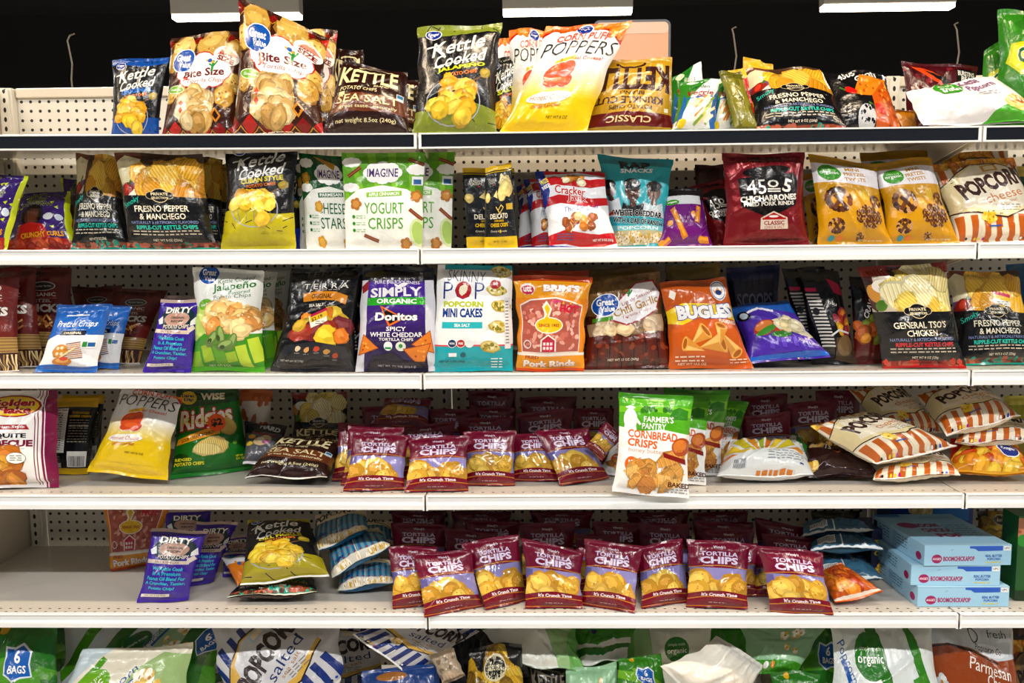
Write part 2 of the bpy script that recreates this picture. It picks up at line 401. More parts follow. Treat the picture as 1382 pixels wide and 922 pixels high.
# ------------------------------------------------------------ the room
def plate(name, x0, x1, y0, y1, z0, z1, M): return tag(MB().box(x0, x1, y0, y1, z0, z1).build(name, M), kind='structure')
plate('floor', -9, 9, -6.6, 9.6, -.1, 0, M_FLOOR)
plate('ceiling', -9, 9, -6.6, 9.6, 4.3, 4.4, M_BLACK)
plate('wall_back', -9, 9, 9.4, 9.6, 0, 4.3, M_DARK)
# ------------------------------------------------------------ lamps
seen = {(-2.47, 6.5): 'left', (.61, 6.5): 'middle', (3.55, 6.5): 'right'}
for y in LAMP_ROWS:
    for x in LAMP_X:
        e = empty('ceiling_lamp', (x, y, 3.51))
        w = seen.get((x, y))
        tag(e, f'long white ceiling lamp glowing along its underside, the {w} one above the top shelf' if w else 'long white ceiling lamp over the aisle, outside the frame', 'lamp', 'linear ceiling lamps')
        MB().prism([(-.07, .02), (-.075, .03), (-.075, .16), (-.05, .185), (.05, .185), (.075, .16), (.075, .03), (.07, .02)], -.6, .6).build('housing', M_LAMP, e, bevel=.004)
        MB().prism([(-.066, .024), (-.06, -.02), (.06, -.02), (.066, .024)], -.595, .595).build('diffuser', M_GLOW, e, bevel=.004)
        MB().tube([(-.45, 0, .185), (-.45, 0, .79)], .003, 6).tube([(.45, 0, .185), (.45, 0, .79)], .003, 6).build('suspension_wire', M_LAMP, e)
        L = bpy.data.lights.new('lamp_light', 'AREA'); L.shape = 'RECTANGLE'; L.size = 1.18; L.size_y = .13; L.energy = LAMP_W[y]; L.color = LAMP_C.get(y, (1., .975, .94))
        lo = bpy.data.objects.new('lamp_light', L); COL.objects.link(lo); lo.parent = e; lo.location = (0, 0, -.024)
# ------------------------------------------------------------ the shelving
RZ = [1.632, 1.3805, 1.1, .8189, .5357]; RS = [-.0078, -.0067, -.0070, -.0054, -.0031]; BASE_Z = .16; DEPTH = .482
def deck(r, X):
    if r == 6: return BASE_Z
    return RZ[r-1]-.0035+(RS[r-1]*X if X < 0 else 0)
g = empty('gondola_shelving', (0, .49, 0)); tag(g, 'almond steel gondola frame with pegboard back and slotted uprights behind the shelves', 'shelving unit')
for k, x in enumerate((-1.187, 0, 1.22, 2.44)):
    MB().box(.012, .048, -.018, .018, .0, 1.825).box(.018, .042, -.024, -.016, .0, 1.82).build('upright', M_POST, g, (x-.03, 0, 0), bevel=.002)
for x0, x1 in ((-1.166, -.020), (.020, 1.20), (1.24, 2.42)):
    MB().box(x0, x1, .004, .012, .16, 1.81).build('peg_panel', M_PEG, g, (0, 0, 0))
    MB().box(x0, x1, -.006, .016, 1.80, 1.826).build('top_rail', M_SHELF, g, bevel=.003)
o = MB().box(-1.222, -1.208, .03, .52, .0, 1.828).build('end_panel', M_SHELF, bevel=.003); tag(o, 'almond steel end panel closing the left end of the shelving', 'panel')
e = empty('base_shelf', (0, 0, 0)); tag(e, 'almond steel base shelf at the bottom, under the big popcorn bags', 'shelf')
MB().box(-1.2, 2.44, -.11, .462, .135, BASE_Z).build('base_deck', M_SHELF, e, bevel=.004)
MB().box(-1.2, 2.44, -.09, -.07, .0, .135).build('kick_plate', M_SHELF, e)
ORD = ['top', 'second', 'third', 'fourth', 'fifth']
for r in range(1, 6):
    for bay, (x0, x1) in enumerate(((-1.205, -.002), (.002, 1.218), (1.222, 2.438))):
        z = RZ[r-1]; e = empty('shelf', (0, 0, z))
        if bay == 0: e.rotation_euler = (0, -math.atan(RS[r-1]), 0)
        tag(e, f'{ORD[r-1]} almond shelf of the {("left", "middle", "right")[bay]} bay, ' + ('its rail holding a dark strip' if r == 1 else 'with a white price rail'), 'shelf', 'gondola shelves')
        MB().box(x0, x1, 0, DEPTH-.02, -.007, -.0035).box(x0, x1, .0, .004, -.032, -.0035).box(x0, x1, .0, .022, -.032, -.0285).box(x0, x1, .020, .022, -.032, -.022).build('deck', M_DECK, e)
        for xb in (x0+.004, x1-.010):
            MB().prism([(.02, -.008), (DEPTH-.022, -.008), (DEPTH-.022, -.10), (DEPTH-.06, -.10), (.02, -.03)], xb, xb+.004).build('bracket', M_SHELF, e)
        if r == 1:
            MB().prism([(0, 0), (-.010, 0), (-.013, -.001), (-.013, -.0035), (-.009, -.004), (-.009, -.030), (-.013, -.0305), (-.013, -.034), (0, -.034)], x0, x1).build('price_rail', M_RAIL, e)
            MB().box(x0+.006, x1-.006, -.0105, -.0088, -.0300, -.0042).build('label_strip', M_STRIP, e)['label'] = 'dark blue-black strip'
            [MB().box(a_, a_+.006, -.0125, -.0088, -.031, -.003).build('end_cap', M_RAIL, e) for a_ in (x0, x1-.006)]
        else:
            MB().prism([(0, 0), (-.010, 0), (-.012, -.001), (-.0125, -.003), (-.009, -.0045), (-.0085, -.0165), (-.0125, -.019), (-.0135, -.022), (-.013, -.0325), (-.010, -.034), (0, -.034)], x0, x1).build('price_rail', M_RAIL, e)
            [MB().box(a_, a_+.004, -.0142, -.002, -.0345, .0004).build('end_cap', M_RAIL, e) for a_ in (x0, x1-.004)]
# ------------------------------------------------------------ behind the gondola
e = empty('sign_board', (.53, 1.0, 0)); tag(e, 'peach sign board in a grey rounded frame standing behind the top shelf', 'sign')
p0, p1 = at(801, 60, 1.0), at(905, 60, 1.0); zt, zb = at(903, 26, 1.0)[2], 1.70
def rrect(x0, x1, z0, z1, r, y0, y1):
    pts = []
    for cx, cz, a0 in ((x1-r, z1-r, 0), (x0+r, z1-r, 90), (x0+r, z0+r, 180), (x1-r, z0+r, 270)):
        for t in range(0, 91, 15): a = math.radians(a0+t); pts.append((cx+r*math.cos(a), cz+r*math.sin(a)))
    n = len(pts); m_ = MB(); m_.add([(x, y0, z) for x, z in pts]+[(x, y1, z) for x, z in pts], [tuple(range(n)), tuple(range(n, 2*n))[::-1]]+[((i+1) % n, i, n+i, n+(i+1) % n) for i in range(n)]); return m_
X0, X1 = p0[0]-.53, p1[0]-.53
rrect(X0, X1, zb, zt, .02, 0, .02).build('frame', mat('grey frame', '#5d6470', .35), e)
rrect(X0+.008, X1-.008, zb+.008, zt-.008, .014, -.003, .001).build('face', mat('peach sign face', '#f0b08c', .35), e)
rrect(X0+.008, X1-.008, zt-.045, zt-.009, .014, -.0045, .0).build('header', mat('pale header', '#f3cdb6', .2, coat=.4), e)
MB().tube([(0, .01, 0), (0, .01, zb+.02)], .012).box(-.15, .15, -.1, .12, 0, .015).build('post', M_DARK, e)
M_WIRE = mat('pale bent wire', '#6f6759', .5)
for (px, py, pb), w in (((94, 45, 118), 'left of the black and blue bag'), ((988, 36, 96), 'above the red bags'), ((1288, 30, 90), 'beside the big green bags')):
    a, b = at(px, py, .53), at(px+4, pb, .53); b[2] = 1.815; x, z = b[0], b[2]
    e = MB().tube([(x, .53, z), (x-.002, .53, z+.04), (x+.003, .53, (z+a[2])/2), (x-.006, .53, a[2]-.02), (a[0], .53, a[2]-.006), (a[0]+.012, .535, a[2])], .0022, 6)
    tag(e.build('wire_hook', M_WIRE), f'thin bent wire hook rising behind the top shelf, {w}', 'hook', 'wire hooks behind the shelving')
# ------------------------------------------------------------ prints
YEL = ['#f0cf3e', '#e6b92c', '#f5dc63', '#d9a521']
GOLD = ['#f0c03c', '#e3ad30', '#f5d060', '#d9a028']
TORT = ['#d9b45c', '#e3c277', '#cfa545', '#dcbb68']
PALE = ['#ecdca6', '#e2cd8c', '#f3e8bf']
def gv(d, u, v, r=.13, rot=10):
    k = d.w/d.h
    d.E(u, v, r*1.06, r*.86*k, '#ffffff', rot); d.E(u, v, r, r*.8*k, '#1563b8', rot)
    d.T('Great', u, v+r*.22*k, r*1.35, r*.55*k, '#ffffff', .03, rot=-rot/2); d.T('Value', u+r*.15, v-r*.32*k, r*1.1, r*.42*k, '#ffffff', .02, rot=-rot/2)
def kro(d, u, v, r=.09):
    k = d.w/d.h
    d.E(u, v, r, r*.75*k, '#ffffff'); d.E(u, v, r*.9, r*.66*k, '#1c3f9c'); d.T('Kroger', u, v, r*1.3, r*.55*k, '#ffffff', .02, .2)
def plaque(d, u, v, w, h, c='#17171b', edge='#d9cba6'):
    for k, q in ((1.0, edge), (.9, c)):
        d.E(u, v, w*.5*k, h*.34*k, q); d.E(u, v, w*.33*k, h*.5*k, q); d.E(u-w*.32, v, w*.2*k, h*.26*k, q); d.E(u+w*.32, v, w*.2*k, h*.26*k, q)
    d.T('PRIVATE', u, v+h*.10, w*.62, h*.20, '#efe4c4', .02); d.T('SELECTION', u, v-h*.16, w*.62, h*.15, '#efe4c4', .02)
def seed_(n): return n
def d_kettle(band='#1d5fb0', accent='#2f86e0', flavor='ORIGINAL', n=1, basket=True):
    d = D(72, 104, '#1b1c22', n)
    d.backc = lin(band)
    d.wave(.9, .02, band, ph=n); d.wave(.24, .03, band, False, ph=1+n)
    for _ in range(16):
        u, v = d.rnd.random(), d.rnd.choice([d.rnd.uniform(.02, .2), d.rnd.uniform(.92, 1)])
        d.L([(u, v), (u+d.rnd.uniform(-.12, .12), v+d.rnd.uniform(-.06, .06))], .012, d.rnd.choice(['#20222a', '#2a2d30', '#3b3f35']))
    kro(d, .2, .90, .10)
    d.T('Kettle', .52, .79, .66, .13, '#f2f2ef', .015, .35, rot=12); d.L([(.12, .77), (.25, .79), (.3, .74)], .02, '#f2f2ef')
    d.T('Cooked', .54, .66, .64, .12, '#f2f2ef', .01, .35, rot=10); d.L([(.22, .58), (.4, .615), (.8, .665)], .012, '#f2f2ef')
    d.T(flavor, .56, .575, .6, .055, accent, .045, rot=7); d.T('POTATO CHIPS', .56, .515, .42, .035, '#f08a24', .03, rot=7)
    d.ring(.48, .27, .34, .20, .014, '#b8bcc8')
    for q in np.linspace(-.2, .2, 5): d.L([(.48+q, .13), (.48+q*1.25, .27)], .006, '#8d93a3')
    d.L([(.68, .42), (.86, .5)], .02, '#7d5a33'); d.chip(.87, .52, .07, .045, 30, lin('#b7a02d'))
    d.chips(.47, .31, .27, .14, 26, .11, YEL); d.chip(.6, .15, .13, .08, 40, lin('#f0d04a'))
    return d
def d_bitesize(n=1):
    d = D(115, 140, '#4b2412', n)
    for i in range(9): d.R(i/9, 0, i/9+.006, 1, '#34170c')
    for i in range(6):
        for v0, s in ((.085, .06), (.93, .05)):
            u = i/5; d.P([(u-.085, v0), (u, v0+s), (u+.085, v0), (u, v0-s)], '#c2271c' if i % 2 else '#8f1b17')
            d.L([(u-.1, v0-.01), (u, v0-s-.01), (u+.1, v0-.01)], .008, '#d79a2b')
    for (u, v, r, a) in ((.22, .86, .17, 0), (.62, .87, .2, 10), (.9, .8, .12, 20), (.07, .72, .12, 0), (.93, .5, .12, 0), (.85, .37, .13, 10), (.1, .38, .09, 0), (.25, .4, .09, 0)):
        d.chip(u, v, r, r*.85, a, lin(d.rnd.choice(TORT)), edge=lin('#9b7531'))
        d.specks(u-r*.6, v-r*.5, u+r*.6, v+r*.5, 10, .012, ['#b88a48', '#f0dba6', '#a87436'])
    d.cloud(.53, .60, .385, .19, '#c8202a'); d.cloud(.53, .60, .37, .178, '#f4f2f2'); d.R(.2, .53, .85, .66, '#f4f2f2')
    d.E(.82, .745, .17, .085, '#f7f4f0', -15); d.P([(.7, .76), (.82, .84), (.97, .74)], '#e49a86')
    d.T('PARTY', .82, .75, .17, .028, '#8b1d2a', .03, rot=-14); d.T('SIZE', .82, .71, .22, .05, '#8b1d2a', .05, rot=-14)
    d.T('Bite Size', .55, .585, .56, .075, '#7c1c2b', .03, rot=4); d.T('Tortilla Chips', .58, .505, .52, .05, '#b3293a', .0, .3, rot=2)
    d.L([(.66, .60), (.67, .69)], .03, '#2f9b46'); d.L([(.62, .66), (.67, .64), (.72, .69)], .02, '#2f9b46'); d.E(.62, .69, .06, .014, '#e8b230', -15); d.E(.62, .695, .03, .02, '#2b6fc0')
    d.L([(.27, .54), (.33, .52)], .025, '#c8202a'); d.L([(.27, .51), (.33, .53)], .018, '#c8202a')
    gv(d, .24, .72, .16, 12)
    d.E(.17, .435, .13, .04, '#f2f6e4', -8); d.E(.17, .435, .12, .034, '#7cbb2b', -8); d.T('Gluten Free', .17, .435, .17, .022, '#fff', .01, rot=-8)
    d.E(.46, .26, .255, .2, '#c9a45a'); d.chips(.46, .26, .2, .155, 34, .10, ['#ddc48e', '#d2b273', '#e8d6ab', '#c6a05a'], flat=.8)
    for v in (.3, .24): d.P([(.24, v), (.27, v+.03), (.3, v), (.27, v-.03)], '#d7572a')
    d.P([(.68, .2), (.75, .26), (.82, .2), (.75, .14)], '#d7932a'); d.P([(.71, .2), (.75, .235), (.79, .2), (.75, .165)], '#3b150d')
    d.lines(.55, .03, .6, 1, .02, '#d9c7b0')
    return d
def d_kbrand(n=1, low='#7b4526', txt='SEA SALT', base='#3a1b16', c='#ece3b6'):
    d = D(115, 100, base, n)
    d.R(0, .26, 1, .50, low)
    d.T('KETTLE', .47, .77, .82, .2, c, .03, flare=.35); d.E(.55, .9, .25, .03, c); d.E(.55, .885, .23, .03, base)
    d.T('POTATO CHIPS', .36, .575, .5, .055, c, .01); d.T('BRAND', .66, .635, .2, .03, c, .01)
    d.T(txt, .5, .425, .8, .11, c, .01); d.T('great taste...naturally', .52, .315, .72, .05, c, .01)
    d.T('net weight 8.5oz (240g)', .5, .16, .72, .06, c, .01); d.R(.1, .48, .19, .53, c); d.R(.87, .46, .96, .56, '#dfe9e9'); d.R(.88, .5, .95, .55, '#3f86b8')
    return d
def d_poppers(n=1):
    d = D(128, 142, '#eceef2', n); d.backc = lin('#e8c51a')
    d.grad(.28, .55, '#f0d20c', '#ecedee', 10); d.R(0, 0, 1, .28, '#f0d00a')
    d.P([(0, 1), (1, 1), (1, .78), (.82, .9), (.5, .95), (.15, .94), (0, .88)], '#c4231a')
    d.P([(0, 1), (1, 1), (1, .82), (.8, .925), (.5, .97), (.15, .96), (0, .91)], '#e07a18')
    d.chips(.5, .985, .5, .04, 26, .06, ['#e8851c', '#d9661a', '#f09a30']); d.chips(.92, .93, .1, .06, 16, .06, ['#e8851c', '#f09a30'])
    kro(d, .5, .925, .1)
    d.T('CORN PUFF', .52, .845, .62, .07, '#dd5524', .015, .1, rot=2, arc=.06); d.T('POPPERS', .53, .735, .88, .13, '#23211f', -.012, .12, rot=0)
    d.T('Real Cheese!', .68, .63, .4, .035, '#dd5524', .01)
    d.P([(.28, .5), (.32, .61), (.54, .66), (.54, .56)], '#f2c41c'); d.specks(.33, .55, .52, .63, 6, .02, ['#d99f12'])
    for k, c in ((1.08, '#f7f3ea'), (1, '#dc5a1e')):
        d.E(.40, .50, .17*k, .09*k, c, 10); d.E(.5, .53, .09*k, .08*k, c, 20); d.E(.38, .42, .12*k, .05*k, c, 5); d.E(.52, .43, .09*k, .06*k, c)
    d.E(.36, .53, .06, .03, '#e8702f', 10); d.E(.44, .44, .1, .03, '#e8702f', 5)
    d.E(.42, .285, .27, .05, '#f6f3ea', 5); d.T('Honest Cheese', .42, .285, .44, .045, '#cc4a20', .0, .15, rot=4)
    d.T('CHEESE FLAVORED', .42, .215, .34, .028, '#c8621a', .02, rot=5); d.T('NET WT 8 OZ', .6, .13, .25, .022, '#6b5a12', .01)
    return d
def d_crinkle(n=1):
    d = D(118, 100, '#c6a12c', n)
    d.R(0, .86, 1, .90, '#8d6a2a'); d.R(0, .9, 1, 1, '#b99a37')
    d.T('KETTLE', .5, .31, .92, .3, '#4a2320', .05, flare=.25); d.E(.55, .1, .2, .06, '#4a2320'); d.E(.55, .085, .17, .05, '#c6a12c')
    d.T('BRAND', .5, .505, .3, .05, '#4a2320', .02); d.T('KRINKLE CUT', .52, .6, .8, .09, '#4a2320', .03); d.T('POTATO CHIPS', .5, .69, .5, .05, '#4a2320', .02)
    d.R(0, .75, 1, .90, '#741a1c'); d.T('CLASSIC', .5, .83, .5, .07, '#e9d9a8', .02); d.R(.05, .68, .1, .73, '#e9e9d8')
    return d
def d_veg(n=1, c='#3f8f2f', word='Veggie'):
    d = D(66, 78, '#e9eef0', n); d.backc = lin(c)
    d.P([(0, 1), (.75, 1), (.3, .62), (.12, .2), (0, .2)], c); d.P([(.9, 0), (1, 0), (1, .8), (.88, .6), (.82, .2)], '#2f74b8'); d.E(.3, .93, .15, .06, '#dff0d0'); d.R(0, 0, 1, .07, '#2f8b33')
    d.P([(.12, .7), (.2, .55), (.16, .2), (.05, .1)], '#2f74b8')
    d.T('Garden', .5, .80, .5, .08, '#1c5f2a', .01, .2); d.T(word, .52, .66, .7, .14, '#a3202f', .02, .3); d.L([(.2, .58), (.85, .6)], .03, '#2f74b8')
    for i in range(30):
        u, v = d.rnd.uniform(.25, .8), d.rnd.uniform(.12, .5); a = d.rnd.uniform(-.5, .5)
        d.L([(u, v), (u+.16*math.sin(a+1), v+.12*math.cos(a))], .05, d.rnd.choice(['#e8d88f', '#c9cf6a', '#e59a4a', '#f0e9c4', '#8fae4a', '#f6f3e2']))
    d.E(.18, .14, .1, .07, '#e8d22a'); d.lines(.5, .04, .6, 1, .03, '#ffffff')
    return d
def d_fresno(n=1, top='#57402c', low='#15161b', pat='#9c5236', rim='#12a18c', name=('FRESNO PEPPER', '& MANCHEGO'), food='y', kind='#2fd0bd', smoky=True):
    d = D(125, 132, low, n); d.backc = lin(top)
    d.R(0, .5, 1, 1, top)
    if food == 'y':
        d.P([(0, 1), (.3, 1), (.34, .72), (.08, .66), (0, .72)], '#7b4a31')
        d.P([(0, .9), (.12, .97), (.3, .93), (.26, .72), (0, .66)], '#e7dfbd'); d.P([(.26, .72), (0, .66), (0, .60), (.2, .62)], '#7d5a8a')
        d.E(.1, .6, .09, .1, '#9c2b1e', -30); d.E(.08, .63, .03, .05, '#d8492c', -30); d.L([(.14, .68), (.2, .75)], .03, '#4b7a2a'); d.P([(.05, .52), (.2, .52), (.24, .66)], '#efe9dc')
    else:
        d.R(0, .9, 1, 1, '#8c2a22'); d.R(.3, .88, .66, .985, '#201a18')
        for i in range(24): d.R(.01+i*.042, .91, .03+i*.042, .97, '#a84a35') if not 6 < i < 16 else None
        d.P([(0, .9), (.1, .9), (.05, .55), (0, .6)], '#5b2420'); d.E(.06, .74, .06, .09, '#d8a04a'); d.E(.1, .62, .07, .05, '#5f8a2f', 30); d.E(.03, .85, .05, .03, '#3c1a16'); d.E(.93, .84, .06, .05, '#7d4a63'); d.E(.2, .8, .14, .07, '#eee9df'); d.E(.82, .9, .1, .03, '#eee9df')
    cols = GOLD+['#f2c64f'] if food == 'y' else ['#efe3a4', '#e3cf72', '#f4edc6', '#d7bb52']
    d.chips(.62, .74, .34, .2, 17, .17, cols, rip=6); d.chip(.55, .74, .2, .17, 35, lin(cols[2]), rip=9); d.chip(.85, .84, .15, .12, -30, lin(cols[0]), rip=7); d.chip(.4, .64, .13, .11, 50, lin(cols[1]), rip=6)
    d.wave(.55, .012, low, False, ph=1.2, k=.5)
    plaque(d, .5, .56, .33, .15, low)
    if smoky: d.T('Smoky', .14, .49, .22, .07, kind, .0, .3, rot=24)
    d.T(name[0], .5, .425, .66 if len(name[0]) > 11 else .6, .065, '#efe9d6', .015, arc=.05); d.T(name[1], .5, .345, .56 if len(name[1]) > 8 else .4, .06, '#efe9d6', .015, arc=.03)
    d.T('NATURALLY & ARTIFICIALLY FLAVORED', .5, .285, .8, .03, '#8d9ac4', .01, arc=.02); d.T('RIPPLE-CUT KETTLE CHIPS', .52, .235, .72, .042, kind, .03, arc=.02)
    d.lines(.5, .19, .8, 2, .032, '#cfc7b5'); d.T('NET WT 8 OZ (226g)', .5, .105, .32, .03, '#e7e0cf', .015)
    d.R(0, .012, 1, .075, pat); d.specks(0, .015, 1, .07, 46, .03, ['#c0705a', '#5a3527', rim if food == 'y' else '#d9503a']); d.R(0, 0, 1, .02, rim)
    return d
def d_fresno_priced(n=1):
    d = d_fresno(n); d.now = 'price_sticker'
    d.R(.5, .62, .75, .75, '#f2eee4', -12); d.R(.5, .675, .75, .75, '#f0cf3a', -12); d.R(.5, .72, .75, .755, '#d23a6a', -12); d.lines(.62, .65, .16, 2, .025, '#8a8a96'); d.now = None
    return d
def d_ghost(n=1):
    d = D(105, 76, '#17171a', n)
    d.T('4505', .32, .88, .3, .12, '#f0efec', .03, .2, rot=14); d.T('GHOST', .62, .83, .38, .1, '#f0efec', .04, rot=10)
    d.P([(.35, .52), (.52, .86), (.92, .78), (.85, .58), (.6, .48)], '#d98a1e'); d.P([(.62, .48), (.86, .75), (.99, .3), (.95, 0), (.62, .02)], '#c9651a')
    d.specks(.45, .5, .9, .8, 20, .02, ['#eab04a', '#b8601a']); d.specks(.7, .05, .95, .6, 26, .02, ['#e8923a', '#a84a14'])
    for u, v in ((.32, .58), (.7, .28)): d.E(u, v, .09, .06, '#d0231a', -20); d.L([(u-.08, v+.02), (u-.15, v+.08)], .02, '#4c7a2a')
    d.E(.5, .17, .12, .17, '#c9ccd0'); d.specks(.42, .05, .6, .32, 16, .018, ['#222', '#17171a']); d.lines(.25, .3, .2, 4, .05, '#9a9a9a')
    d.R(0, 0, 1, .03, '#20a090')
    return d
def d_burg(n=1):
    d = D(100, 80, '#5a1320', n)
    d.P([(.1, .95), (.5, .6), (.7, .62), (.3, .9)], '#e0581f'); d.P([(.25, .9), (.5, .66), (.62, .7)], '#19131a'); d.specks(0, .4, 1, .95, 20, .03, ['#7d1c2b', '#3c0c16', '#93303e'])
    d.R(.68, .6, .98, .92, '#1c1518'); d.T('BURSTING', .83, .85, .26, .08, '#f1eee8', .03); d.T('BEAT', .85, .77, .2, .07, '#f1eee8', .03); d.R(.7, .63, .82, .72, '#d9a22a'); d.T('COMBO', .9, .675, .13, .05, '#f1eee8', .02)
    d.T('D', .2, .4, .2, .22, '#e9e6e0', .06); d.chips(.7, .12, .3, .12, 16, .1, GOLD)
    return d
def d_stpop(n=1):
    d = D(160, 75, '#f1f0f3', n)
    d.P([(.45, 0), (1, 0), (1, .4), (.7, .22), (.55, .1)], '#55b224'); d.E(.86, .3, .18, .14, '#e8d07a', 10); d.E(.86, .34, .16, .1, '#f3e4b0', 10); d.E(.85, .36, .05, .07, '#c9793c')
    d.pops(.86, .34, .1, .05, 8, .03)
    d.E(.33, .72, .14, .20, '#4aa62a', 8); d.T('simple', .33, .79, .17, .1, '#eef6e4', .0, rot=6); d.T('truth', .33, .67, .21, .15, '#ffffff', .03, rot=6)
    d.T('Kettle', .60, .84, .2, .15, '#8d3f7a', .01, rot=6); d.T('Popcorn', .64, .66, .28, .16, '#8d3f7a', .01, rot=6); d.lines(.64, .5, .16, 2, .06, '#b9b2bd')
    return d
def d_garden(n=1):
    d = D(90, 120, '#3d8d22', n)
    d.specks(0, 0, 1, 1, 14, .08, ['#357f1d', '#489b2a'])
    d.P([(.04, .56), (.1, .70), (.8, .76), (.9, .6), (.82, .46), (.2, .44)], '#c9cf1c'); d.P([(.07, .565), (.13, .68), (.77, .735), (.86, .6), (.79, .485), (.22, .465)], '#d8dd2c')
    d.T('Garden', .47, .6, .6, .13, '#1d6b3a', .04, o='#f2f3e6', ow=.04)
    return d
def d_purple(n=1):
    d = D(92, 90, '#43217d', n); d.backc = lin('#cfd926')
    d.R(.93, 0, 1, 1, '#cfdb28'); d.R(0, 0, .06, 1, '#cfdb28')
    for _ in range(12):
        u, v = d.rnd.uniform(.1, .9), d.rnd.uniform(.35, .95); d.P([(u, v), (u+.07, v+.02), (u+.05, v-.03)], '#d3dd2c'); d.E(d.rnd.random(), d.rnd.uniform(.4, 1), .008, .008, '#fff')
    d.T('RAP', .42, .92, .24, .1, '#1b1024', .04, o='#cfdb28', ow=.03); d.T('SNACKS', .42, .82, .36, .07, '#1b1024', .03, o='#cfdb28', ow=.03); d.T('OOOWW', .45, .74, .6, .07, '#2b1550', .03, o='#cfdb28', ow=.03, arc=.06)
    d.E(.4, .55, .19, .2, '#1d1216'); d.E(.4, .52, .12, .16, '#5e3428'); d.E(.42, .5, .08, .12, '#6d3f30', -20)
    for i in range(4): d.L([(.36+.035*i, .44), (.34+.05*i, .6)], .032, '#78493a')
    d.P([(.12, .0), (.2, .36), (.4, .42), (.62, .38), (.78, .0)], '#c32a2c'); d.E(.68, .52, .08, .06, '#dfe3ea', 20); d.E(.85, .5, .07, .05, '#c9d3e2', -30)
    d.R(.05, 0, .94, .17, '#b02b25'); d.chips(.5, .08, .42, .07, 20, .07, ['#c94a2a', '#a8301c', '#d9683a']); d.T('CRUNCHY CURLS', .58, .22, .62, .08, '#e8a92a', .04, o='#7d1a1c', ow=.03, rot=4)
    return d
def d_imag(n=1, lime=False):
    a, b = ('#8cc63a', '#6faf2c') if lime else ('#1c7040', '#155a33')
    d = D(108, 130, a, n); d.backc = lin('#e9ece6')
    for i in range(5): d.P([(i*.25-.1, 1), (i*.25+.05, 1), (i*.2+.25, .5), (i*.2+.1, .5)], b)
    d.P([(0, 0), (1, 0), (1, .52), (.8, .62), (.5, .66), (.2, .62), (0, .5)], '#f3f5f0'); d.cloud(.5, .52, .38, .12, '#f3f5f0')
    for u, v, r in ((.12, .9, .12), (.92, .82, .13), (.1, .64, .11)): d.cloud(u, v, r, r*.45, '#f7f8f5')
    d.cloud(.5, .79, .24, .12, '#fafafa'); d.T('IMAG!NE', .5, .79, .38, .09, '#5a2a80', .015)
    g = '#3f9a2e' if lime else '#1d7443'
    d.R(.3, .545, .74, .595, '#8cc63a' if lime else '#1d7443', 3); d.T('APPLE CINNAMON' if lime else 'PARMESAN', .52, .57, .38, .036, '#fff', .02, rot=3)
    d.T('YOGURT' if lime else 'CHEESE', .52, .425, .5, .115, '#5db02f' if lime else g, .0); d.T('CRISPS' if lime else 'STARS', .54, .27, .45, .115, '#5db02f' if lime else g, .0)
    if lime:
        for u, v, r in ((.15, .80, 35), (.9, .9, -20), (.35, .12, -22), (.92, .36, -40)): d.R(u-.1, v-.018, u+.1, v+.018, '#8a4a28', r); d.R(u-.1, v-.004, u+.1, v+.004, '#b5734a', r)
        d.E(.95, .17, .1, .15, '#d8e6b4', 10); d.E(.95, .17, .07, .12, '#b6d27a', 10); d.R(.86, .66, .99, .75, '#f2f4f6'); d.R(.88, .67, .97, .72, '#3f78b0')
    else: d.P([(.25, .98), (.62, .9), (.6, .83), (.3, .95)], '#c9992c')
    for u, v in ((.16, .47), (.92, .55), (.8, .06)) if lime else ((.1, .74), (.3, .44), (.3, .08), (.75, .06)):
        for a in range(0, 360, 72): d.E(u+.045*math.cos(math.radians(a)), v+.038*math.sin(math.radians(a)), .035, .03, '#b8803a' if lime else '#d9a437', 0, 8)
        d.E(u, v, .045, .038, '#cf9c54' if lime else '#e8be58', 0, 9)
    for i in range(3): d.E(.13, .34-i*.07, .02, .018, g); d.lines(.22, .345-i*.07, .12, 2, .022, '#9fc7a0')
    return d
def d_delic(n=1):
    d = D(74, 108, '#23252b', n); d.backc = lin('#22242a')
    d.R(0, .94, 1, 1, '#e0bd1e'); d.R(0, 0, 1, .145, '#e6c61c'); d.R(0, .915, 1, .925, '#e0bd1e'); d.R(0, .145, .5, .5, '#1b1c21')
    d.T('ITALIAN', .25, .83, .24, .035, '#d9d5c6', .01); d.T('CRISPS', .25, .795, .24, .03, '#d9d5c6', .01); d.R(.16, .76, .22, .77, '#2f8f4a'); d.R(.28, .76, .34, .77, '#c8322c')
    d.chip(.1, .62, .09, .06, 0, lin('#e6cf83')); d.P([(.3, .63), (.42, .7), (.44, .6)], '#ecd99a'); d.chips(.7, .7, .2, .1, 10, .14, PALE+['#e8d27a']); d.chip(.72, .72, .17, .09, 20, lin('#f0dd96'))
    d.L([(.38, .5), (.45, .46), (.55, .52), (.62, .49), (.5, .42), (.38, .5)], .02, '#d8bf6a'); d.R(.72, .46, .92, .53, '#c9a93a')
    d.T('DELICATO', .47, .39, .56, .065, '#e8e2cf', .03, arc=.05); d.T('OVEN-BAKED', .47, .335, .3, .025, '#e0bd1e', .02); d.T('CHEESE CRISPS', .47, .285, .54, .045, '#e0bd1e', .03)
    d.T('Crunchy little snacks', .45, .21, .5, .03, '#e8e2cf', .0, .3); d.E(.5, .21, .03, .02, '#e0bd1e'); d.T('NET WT 2 OZ (56g)', .48, .09, .4, .025, '#5d4a12', .01)
    return d
